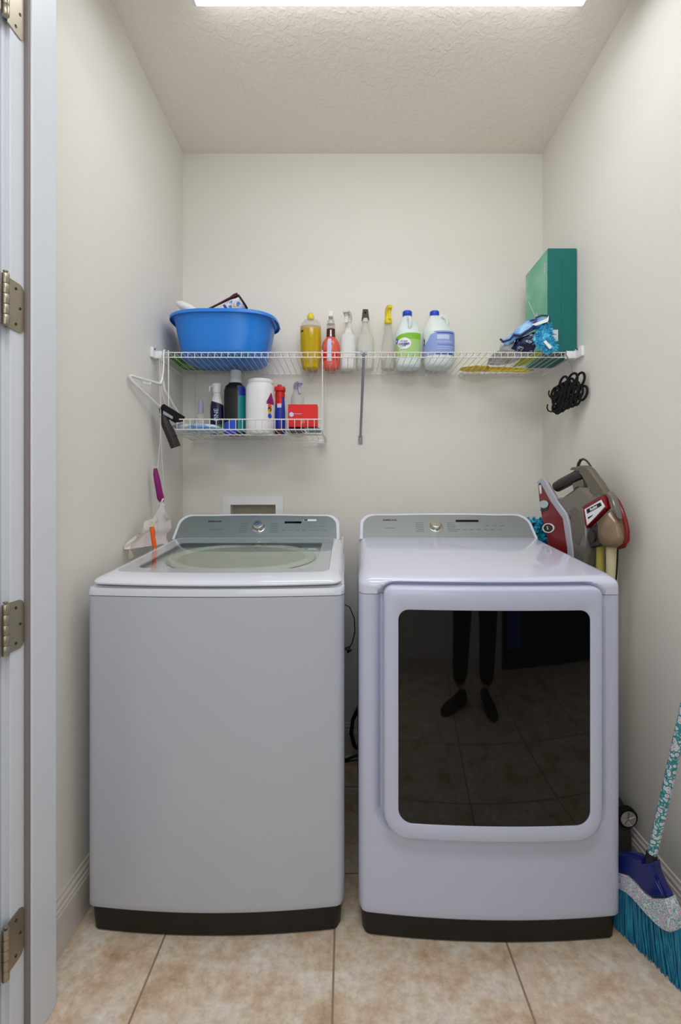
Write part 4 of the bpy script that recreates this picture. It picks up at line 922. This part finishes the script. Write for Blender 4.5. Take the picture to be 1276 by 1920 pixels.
b = B(); tube(b, ppts([(284, 989), (289, 981), (293, 976)], 0, po), .0022, 8); obj('hook_end', b, 'cream', t, smooth=50); b = B(); tube(b, ppts([(290, 1027), (288.5, 1038)], 0, po), .0035, 8); obj('stem', b, 'cream', t, smooth=50)
# plastic bag
t = thing('plastic_bag', 'crumpled translucent plastic bag hanging between the left wall and the washing machine', 'bag', (-.70, 1.66, 1.0))
pbag = Plane((-.722, 1.60), (-.665, 1.80))
b = B(); pillow(b, ppts([(234, 1046), (236, 1024), (250, 1012), (262, 998), (272, 978), (290, 974), (299, 958), (304, 942), (308, 950), (314, 968), (322, 976), (321, 992), (312, 1004), (316, 1018), (300, 1030), (276, 1036), (262, 1048)], 0, pbag), .036, 7, .014, 22, seed=4)
for v_ in b.verts:
    v_.co.x = max(v_.co.x, XL+.004); v_.co.z = max(v_.co.z, .985)
obj('bag_film', b, 'bag', t, smooth=30)
b = B(); slab(b, ppts([(233, 1044), (234, 1030), (238, 1033), (243, 1045), (236, 1049)], -.016, pbag), (0, .004, 0), .0005); obj('bag_corner', b, 'niche', t)
b = B(); tube(b, ppts([(303, 942), (304, 938), (306, 935)], 0, pbag), .003, 8); obj('bag_knot', b, 'bag', t)

# ---------------------------------------------------------------- black ring hanger under the right end
t = thing('scarf_ring_hanger', 'bunch of black looped rings hanging under the right end of the wire shelf', 'hanger', (.80, 1.80, 1.60))
rows = [([(1078, 728), (1069, 731), (1060, 735), (1051, 739)], .024, 10), ([(1074, 760-8), (1064, 756), (1054, 762), (1046, 766)], .019, 10), ([(1087, 712), (1073, 713), (1056, 719)], .026, 15), ([(1092, 737), (1083, 736), (1074, 738), (1066, 740), (1058, 742), (1050, 744), (1043, 747)], .026, 12), ([(1081, 749), (1073, 752), (1065, 755), (1057, 758), (1049, 760), (1042, 762)], .021, 14), ([(1068, 722), (1062, 726), (1054, 730), (1047, 734), (1040, 738)], .024, 20)]
pr_ = Plane((.770, 1.90), (.868, 1.79))
for ri, (row, rad, tl) in enumerate(rows):
    for k, (x, y) in enumerate(row):
        c_ = pr_(x, y, 0); b = B(); th_ = math.radians(35+tl*((k % 3)-1)*.6); u = Vector((math.sin(th_)*.9, math.cos(th_), .0)).normalized(); v_ = Vector((.12, 0, 1)).normalized()
        u = Vector((.25+.1*(k % 2), -.95, 0)).normalized()
        pts = [c_+u*math.cos(2*PI*i/24)*rad*.85+v_*math.sin(2*PI*i/24)*rad for i in range(24)]
        for p_ in pts: p_.x = min(p_.x, XR-.006)
        tube(b, pts, .0046, 8, closed=True); obj('ring', b, 'velvet', t, smooth=50)
for (x, y) in ((1033, 742), (1030, 768)):
    b = B(); tube(b, [pr_(x-4, y-10, 0), pr_(x-5, y-4, 0), pr_(x-3, y+2, 0), pr_(x+3, y+4, 0), pr_(x+14, y+2, 0)], [.0028]*5, 8); obj('end_hook', b, 'velvet', t, smooth=50)
b = B(); tube(b, [pr_(1036, 766), pr_(1050, 760), pr_(1065, 752), pr_(1080, 744), pr_(1090, 738)], .0035, 8); tube(b, [pr_(1040, 742), pr_(1060, 733), pr_(1078, 726), pr_(1088, 722)], .0035, 8); tube(b, [pr_(1073, 735), pr_(1072, 752)], .0035, 8); obj('spine', b, 'velvet', t, smooth=50)
b = B(); tube(b, [pr_(1073, 700), pr_(1071, 685), Vector((.835, 1.852, SZ-.010)), Vector((.836, 1.853, SZ+.006)), Vector((.836, 1.861, SZ+.007)), Vector((.836, 1.868, SZ-.004))], .0018, 8); obj('hook', b, 'steel', t, smooth=50)

# ---------------------------------------------------------------- stick vacuum between dryer and wall
V = Plane((.740, 1.875), (.800, 1.47)); vb = V.n
def Z(pts, back=0): return [V(1000+x/7.506, 850+y/7.506, back) for x, y in pts]
VT = .072
t = thing('stick_vacuum', 'dark red and taupe stick vacuum wedged between the dryer and the right wall', 'vacuum cleaner', (.80, 1.62, 0))
b = B(); slab(b, Z([(45, 425), (105, 405), (240, 640), (420, 900), (490, 1340), (510, 1640), (200, 1640), (180, 1220), (95, 900), (60, 640)], .004), vb*.030, .004); obj('front_shell', b, 'darkred', t, smooth=30, label='glossy dark red shell')
b = B(); slab(b, Z([(50, 400), (130, 338), (160, 375), (330, 650), (470, 850), (520, 1040), (560, 1380), (575, 1660), (505, 1660), (490, 1340), (430, 920), (240, 650), (105, 405), (52, 424)], -.004), vb*.012, .003); obj('trim_strip', b, 'lavtrim', t, smooth=30, label='pale curved trim strip')
b = B(); slab(b, Z([(300, 630), (370, 620), (500, 530), (600, 468), (700, 485), (800, 600), (900, 560), (960, 600), (700, 740), (745, 1050), (745, 1340), (715, 1480), (690, 1690), (570, 1690), (550, 1380), (490, 890), (400, 720)], .000), vb*.045, .012); obj('motor_body', b, 'taupe', t, smooth=40, label='taupe motor housing')
b = B(); slab(b, Z([(520, 790), (600, 740), (660, 800), (690, 1000), (700, 1120), (640, 1300), (560, 1240), (530, 1000)], -.003), vb*.01, .003); obj('side_panel', b, 'taupe2', t, smooth=30)
b = B(); tube(b, Z([(225, 470), (300, 425), (420, 360), (560, 285), (600, 265)], .03), [.0195, .021, .020, .021, .0215], 20); obj('handle_grip', b, 'brownblack', t, smooth=50)
b = B(); tube(b, Z([(556, 250), (585, 290), (590, 330)], .022), .006, 12); tube(b, Z([(225, 440), (265, 500)], .022), .005, 10); obj('grip_ring', b, 'steel', t, smooth=50)
b = B(); slab(b, Z([(455, 225), (480, 195), (560, 185), (610, 168), (680, 170), (745, 225), (860, 400), (935, 520), (965, 595), (815, 640), (800, 600), (720, 470), (640, 340), (620, 300), (560, 235)], .010), vb*.026, .006); obj('rear_arm', b, 'taupe2', t, smooth=35)
b = B(); tube(b, Z([(510, 195), (520, 140), (545, 95), (585, 78), (630, 105), (665, 150), (690, 185)], .03), [.0055, .0055, .005, .0035, .003, .003, .003], 10); obj('hanging_loop', b, 'brownblack', t, smooth=50)
b = B(); slab(b, Z([(490, 420), (630, 360), (640, 470), (560, 480), (505, 520)], .012), vb*.025, .004); obj('trigger_block', b, 'taupe2', t, smooth=35)
b = B(); slab(b, Z([(695, 742), (960, 590), (985, 600), (1035, 765), (880, 930), (760, 1035), (750, 1050), (725, 1000)], -.004), vb*.020, .004); cl = obj('label_panel', b, 'darkred', t, smooth=30)
b = B(); slab(b, Z([(738, 790), (970, 655), (1022, 750), (900, 885), (775, 1012)], -.0065), vb*.003, .0005); bd = obj('badge', b, 'plastic', cl)
b = B(); slab(b, Z([(770, 790), (965, 690), (985, 735), (780, 850)], -.0072), vb*.001); obj('badge_band', b, 'display', bd)
o_ = V(1000+872/7.506, 850+770/7.506, -.0078); xd = V(1000+965/7.506, 850+715/7.506)-V(1000+770/7.506, 850+820/7.506)
up_ = xd.normalized().cross(-vb); up_ = up_ if up_.z > 0 else -up_
text('badge_lettering', 'Rocket', .0125, o_, xd, up_, 'plastic', bd, bold=.0003)
b = B(); slab(b, Z([(785, 905), (860, 862), (845, 885), (795, 925)], -.0072), vb*.001); obj('badge_band', b, 'display', bd)
b = B(); slab(b, Z([(860, 985), (1000, 820), (1040, 800), (1100, 940), (1170, 1180), (1150, 1280), (1060, 1335), (960, 1325), (890, 1290), (860, 1150)], .002), vb*.044, .012); obj('dust_cup', b, 'dustcup', t, smooth=50, label='dusty tan see-through cup')
b = B(); tube(b, [Z([(800, 1170)], .002)[0], Z([(800, 1170)], .062)[0]], .018, 24); slab(b, Z([(750, 1060), (860, 1000), (875, 1190), (900, 1300), (760, 1330)], .008), vb*.05, .004); obj('motor_cap', b, 'brownblack', t, smooth=40)
b = B(); tube(b, Z([(990, 570), (1060, 680), (1112, 800), (1160, 950), (1188, 1100), (1188, 1220), (1140, 1310), (1060, 1345)], .030), [.004, .0065, .007, .007, .007, .007, .006, .003], 12); obj('red_rim', b, 'darkred', t, smooth=50)
b = B(); slab(b, Z([(960, 540), (1000, 535), (1050, 590), (1100, 700), (1140, 850), (1150, 920), (1100, 850), (1050, 740)], .008), vb*.02, .004); obj('rear_cover', b, 'taupe', t, smooth=35)
def vdisc(cx_, cy_, rx_, ry_, off, m_, nm_, par, inner=0):
    b = B(); o1 = Z([(cx_+rx_*math.cos(2*PI*i/32), cy_+ry_*math.sin(2*PI*i/32)) for i in range(32)], off)
    if inner:
        o2 = Z([(cx_+rx_*inner*math.cos(2*PI*i/32), cy_+ry_*inner*math.sin(2*PI*i/32)) for i in range(32)], off); o3 = [p+vb*.0015 for p in o2]; o4 = [p+vb*.0015 for p in o1]; loft(b, [o1, o2, o3, o4, o1], False, False); bmesh.ops.remove_doubles(b, verts=b.verts[:], dist=1e-6)
    else: slab(b, o1, vb*.0015)
    return obj(nm_, b, m_, par)
fs = [o for o in C.objects if o.name.startswith('front_shell')][0]
vdisc(195, 1052, 84, 68, .002, 'plastic', 'logo_ring', fs, .80); vdisc(195, 1052, 64, 50, .0022, 'brownblack', 'logo_disc', fs)
o_ = V(1000+190/7.506, 850+1052/7.506, .0012); text('logo_letter', 'S', .018, o_, xd, up_, 'plastic', fs, bold=.0005)
vdisc(140, 715, 62, 55, .000, 'pale', 'power_button', fs); b = B(); slab(b, Z([(80, 790), (200, 760), (190, 800), (100, 825)], .0025), vb*.002); obj('button_dark_strip', b, 'brownblack', fs)  # pale oval button with a black strip below it
b = B(); slab(b, Z([(62, 450), (95, 440), (100, 560), (80, 575)], .0025), vb*.002, .0003); obj('white_mark', b, 'plastic', fs)
b = B(); tube(b, [Z([(800, 1300)], .034)[0], Z([(800, 1700)], .034)[0], Vector((.800, 1.60, .20))], .012, 16); obj('wand', b, 'olive', t, smooth=50, label='dull yellow tube')
b = B(); tube(b, [Z([(960, 1320)], .034)[0], Z([(960, 1700)], .034)[0], Vector((.820, 1.52, .22))], .0165, 20); obj('wand_tube', b, 'cream', t, smooth=50, label='cream coloured tube')
b = B(); tube(b, [Z([(1055, 1330)], .03)[0], Z([(1052, 1450)], .03)[0], Z([(1040, 1700)], .03)[0], Vector((.80, 1.56, .24))], .0025, 8); obj('cable', b, 'velvet', t, smooth=50)
b = B(); slab(b, [Vector(p) for p in ((.805, 1.46, .004), (.805, 1.72, .004), (.805, 1.72, .10), (.805, 1.60, .23), (.805, 1.49, .21), (.805, 1.465, .15))], (.055, 0, 0), .006); obj('floor_nozzle', b, 'brownblack', t, smooth=30)
wc = (.842, 1.462, .197)
b = B(); tube(b, [(wc[0], wc[1]+.012, wc[2]), (wc[0], wc[1]-.004, wc[2])], .030, 32); wh = obj('wheel', b, 'velvet', t, smooth=40)
b = B(); lathe(b, [(.019, 0), (.023, .001), (.023, .004), (.019, .004)], (wc[0], wc[1]-.004, wc[2]), 32, axis=Matrix.Rotation(PI/2, 3, 'X'))
for k in range(5):
    a = 2*PI*k/5+.3; tube(b, [Vector((wc[0], wc[1]-.006, wc[2])), Vector((wc[0]+.020*math.cos(a), wc[1]-.006, wc[2]+.020*math.sin(a)))], .0032, 6)
obj('wheel_spokes', b, 'chrome', wh, smooth=40)

# teal chenille duster behind the dryer
t = thing('chenille_duster', 'bright teal chenille duster head poking up behind the back corner of the dryer', 'duster', (.76, 2.05, 0))
random.seed(5); b = B(); pc = Plane((.70, 2.10), (.82, 2.02))
cen = [(978+random.random()*56, 971+random.random()*60) for _ in range(170)]
for (x, y) in cen:
    if y < 972+max(0, (990-x))*.3: continue
    p_ = pc(x, y, random.uniform(-.02, .02)); d_ = Vector((random.uniform(-.7, .7), -1, random.uniform(-.6, .6))).normalized()
    if p_.x > XR-.02 : continue
    tube(b, [p_+d_*q for q in (-.006, 0, .008, .014, .018)], [.003, .0055, .006, .005, .002], 7)
pillow(b, ppts([(980, 974), (1036, 972), (1040, 1040), (990, 1040)], .015, pc), .03, 3)
obj('chenille_head', b, 'chenille', t, smooth=60)
b = B(); tube(b, [pc(1010, 1000, .02), Vector((.80, 2.10, .6)), Vector((.81, 2.11, .003))], .010, 12); obj('pole', b, 'greywire', t, smooth=50)

# ---------------------------------------------------------------- broom
Q = Plane((.728, 1.30), (.79, 1.13)); qn = Q.n
def G(pts, back=0): return [Q(1130+x/7.384, 1480+y/7.384, back) for x, y in pts]
t = thing('angle_broom', 'angle broom with teal bristles and a floral sleeve handle leaning by the dryer', 'broom', (.765, 1.22, 0))
b = B(); hd = [(140, 880), (250, 868), (380, 885), (500, 930), (560, 945), (570, 1000), (700, 1000), (730, 1150), (820, 1360), (890, 1500), (700, 1505), (600, 1440), (460, 1290), (350, 1180), (240, 1140), (150, 1140)]
slab(b, G(hd, -.006), qn*.034, .008); obj('broom_head', b, 'broomblue', t, smooth=40)
b = B(); bd_ = [(150, 1140), (240, 1148), (350, 1185), (460, 1292), (600, 1442), (700, 1505), (890, 1505), (960, 1680), (1020, 1850), (1030, 1945), (960, 1975), (860, 1940), (760, 1860), (600, 1700), (420, 1490), (330, 1410), (240, 1360), (150, 1330)]
slab(b, G(bd_, -.008), qn*.038, .003); obj('floral_band', b, 'floral', t, smooth=30, label='pink and teal floral band')
random.seed(3); b = B()
topc = [(150, 1325), (240, 1355), (330, 1405), (420, 1485), (600, 1695), (760, 1855), (860, 1935), (960, 1970), (1025, 1940)]
def on(curve, u):
    u = u*(len(curve)-1); i = min(int(u), len(curve)-2); f_ = u-i; a, c_ = curve[i], curve[i+1]; return (a[0]+(c_[0]-a[0])*f_, a[1]+(c_[1]-a[1])*f_)
botc = [(150, 1955), (230, 1965), (360, 2120), (520, 2290), (700, 2470), (880, 2650), (1010, 2760), (1060, 2800), (1110, 2820)]
for k in range(620):
    u = random.random(); off = random.uniform(.0, .026); a = on(topc, u); c_ = on(botc, min(1, max(0, u+random.uniform(-.012, .012))))
    p0 = Q(1130+a[0]/7.384, 1480+(a[1]-12)/7.384, off); p1 = Q(1130+c_[0]/7.384, 1480+c_[1]/7.384, off*1.3-.004)
    p1.z = max(p1.z+random.uniform(-.004, .004), .0012); m1 = p0.lerp(p1, .5)+qn*random.uniform(-.003, .003)
    tube(b, [p0, m1, p1], [.0019, .0019, .0011], 4)
slab(b, [Q(1130+x/7.384, 1480+y/7.384, .006) for x, y in topc+[(1080, 2740), (880, 2590), (700, 2420), (520, 2240), (360, 2070), (230, 1920), (150, 1900)]], qn*.014)
for v_ in b.verts: v_.co.z = max(v_.co.z, .0012)
br_ = obj('bristles', b, 'bristle', t, smooth=60)
c0 = Q(1215, 1607, .012)
b = B(); tube(b, [Q(1217, 1624, .010), c0+Vector((-.001, .001, -.008)), Q(1215.5, 1601, .012)], [.017, .0135, .0120], 20); obj('collar', b, 'black', t, smooth=50)
top = Vector((.866, 1.035, 1.36)); b = B(); tube(b, [Q(1215.5, 1604, .012), Q(1215.5, 1604, .012).lerp(top, .4), top], .0112, 20); obj('broom_handle', b, 'floral2', t, smooth=50, label='teal floral printed sleeve')

# ---------------------------------------------------------------- the photographer in the hallway, seen only mirrored in the dryer door
def skin(name, verts, edges, radii, m, parent, root=0, sub=2):
    me = bpy.data.meshes.new(name); off = OFF[parent.as_pointer()]
    me.from_pydata([tuple(Vector(v_)-off) for v_ in verts], edges, []); me.update()
    o = bpy.data.objects.new(name, me) if name else None; C.objects.link(o); o.parent = parent; OFF[o.as_pointer()] = off
    sk = o.modifiers.new('skin', 'SKIN'); me.skin_vertices.new() if not me.skin_vertices else None
    for i, r in enumerate(radii):
        d = me.skin_vertices[0].data[i]; d.radius = (r, r) if not isinstance(r, tuple) else r; d.use_root = (i == root)
    sk.use_smooth_shade = True
    s = o.modifiers.new('subdivision', 'SUBSURF'); s.levels = sub; s.render_levels = sub
    me.materials.append(M[m]); return o
px_, py_ = .60, -.24
t = thing('person', 'person in dark clothes standing in the hallway, faintly mirrored in the dryer door', 'person', (px_, py_, 0))
def pp(x, y, z): return (px_+x, py_+y, z)
bv = [pp(0, 0, .95), pp(0, .0, 1.10), pp(0, .01, 1.28), pp(0, .01, 1.42), pp(0, .02, 1.50), pp(0, .03, 1.57), pp(0, .04, 1.66),
      pp(-.17, .0, 1.41), pp(-.20, -.01, 1.14), pp(-.12, .14, 1.00), pp(.17, .0, 1.41), pp(.20, -.01, 1.14), pp(.10, .14, 1.00),
      pp(-.09, .0, .90), pp(-.11, .02, .50), pp(-.13, -.01, .10), pp(.09, .0, .90), pp(.10, .03, .50), pp(.09, .0, .10)]
be = [(0, 1), (1, 2), (2, 3), (3, 4), (4, 5), (5, 6), (3, 7), (7, 8), (8, 9), (3, 10), (10, 11), (11, 12), (0, 13), (13, 14), (14, 15), (0, 16), (16, 17), (17, 18)]
bd2 = skin('body', bv, be, [(.15, .11), (.13, .10), (.15, .11), (.13, .09), .055, .075, .09, .055, .045, .030, .055, .045, .030, .09, .062, .040, .09, .062, .040], 'skin', t)
skin('shirt', [pp(0, 0, .93), pp(0, 0, 1.10), pp(0, .01, 1.28), pp(0, .01, 1.42), pp(-.175, 0, 1.40), pp(-.20, -.01, 1.18), pp(.175, 0, 1.40), pp(.20, -.01, 1.18)], [(0, 1), (1, 2), (2, 3), (3, 4), (4, 5), (3, 6), (6, 7)], [(.17, .13), (.15, .12), (.17, .13), (.14, .10), .07, .062, .07, .062], 'shirt', t)
skin('trousers', [pp(0, 0, .98), pp(-.09, 0, .88), pp(-.11, .02, .50), pp(-.13, -.01, .12), pp(.09, 0, .88), pp(.10, .03, .50), pp(.09, 0, .12)], [(0, 1), (1, 2), (2, 3), (0, 4), (4, 5), (5, 6)], [(.16, .12), .105, .080, .062, .105, .080, .062], 'trouser', t)
b = B(); lathe(b, [(0, .115), (.05, .10), (.082, .06), (.09, .02), (.085, -.03), (.07, -.05), (0, -.05)], pp(0, .03, 1.66), 24, sy=1.15); obj('hair', b, 'brownblack', t, smooth=60)
for s_, ang in ((-1, .9), (1, -.15)):
    b = B(); fx_, fy_ = px_+(-.13 if s_ < 0 else .09), py_-.01; dv = Vector((-math.sin(ang), math.cos(ang), 0)); sd = Vector((dv.y, -dv.x, 0)); rings = []
    for u, w2, h2 in ((-.07, .022, .05), (-.06, .034, .085), (-.02, .038, .095), (.04, .040, .075), (.10, .046, .058), (.15, .042, .046), (.18, .028, .034), (.19, .012, .022)):
        c_ = Vector((fx_, fy_, 0))+dv*u; rings.append([c_+sd*w2*math.cos(2*PI*i/16)+Vector((0, 0, h2*.5+h2*.5*math.sin(2*PI*i/16)*(1 if math.sin(2*PI*i/16) > 0 else .98)+.001)) for i in range(16)])
    loft(b, rings); obj('shoe', b, 'black', t, smooth=60)
for s_ in (-1, 1):
    base = Vector(pp(s_*.11, .14, 1.00)); d_ = Vector((-s_*.35, .85, .15)).normalized(); sdv = Vector((s_*.9, .35, 0)).normalized()
    hv = [base, base+d_*.045, base+d_*.085]; he = [(0, 1), (1, 2)]; hr = [.026, .030, .024]
    for k, (o_, l_) in enumerate(((-.026, .070), (-.009, .080), (.009, .075), (.026, .060))):
        n_ = len(hv); f0 = base+d_*.085+sdv*o_; hv += [f0, f0+d_*l_*.5+Vector((0, 0, -.008)), f0+d_*l_*.85+Vector((0, 0, -.028))]; he += [(2, n_), (n_, n_+1), (n_+1, n_+2)]; hr += [.010, .009, .008]
    n_ = len(hv); f0 = base+d_*.035-sdv*.030; hv += [f0, f0+d_*.03-sdv*.02]; he += [(1, n_), (n_, n_+1)]; hr += [.012, .010]
    skin('hand', hv, he, hr, 'skin', t, sub=1)

for o in C.objects:
    if o.parent is None and o.get('category') == 'spray bottle' and o.name.startswith('spray_bottle'): o['group'] = 'spray bottles on the long wire shelf'
    if o.name.startswith('detergent_jug'): o['group'] = 'milky jugs on the long wire shelf'
    if o.name.startswith('folded_cloth'): o['group'] = 'folded cloths under the red box'
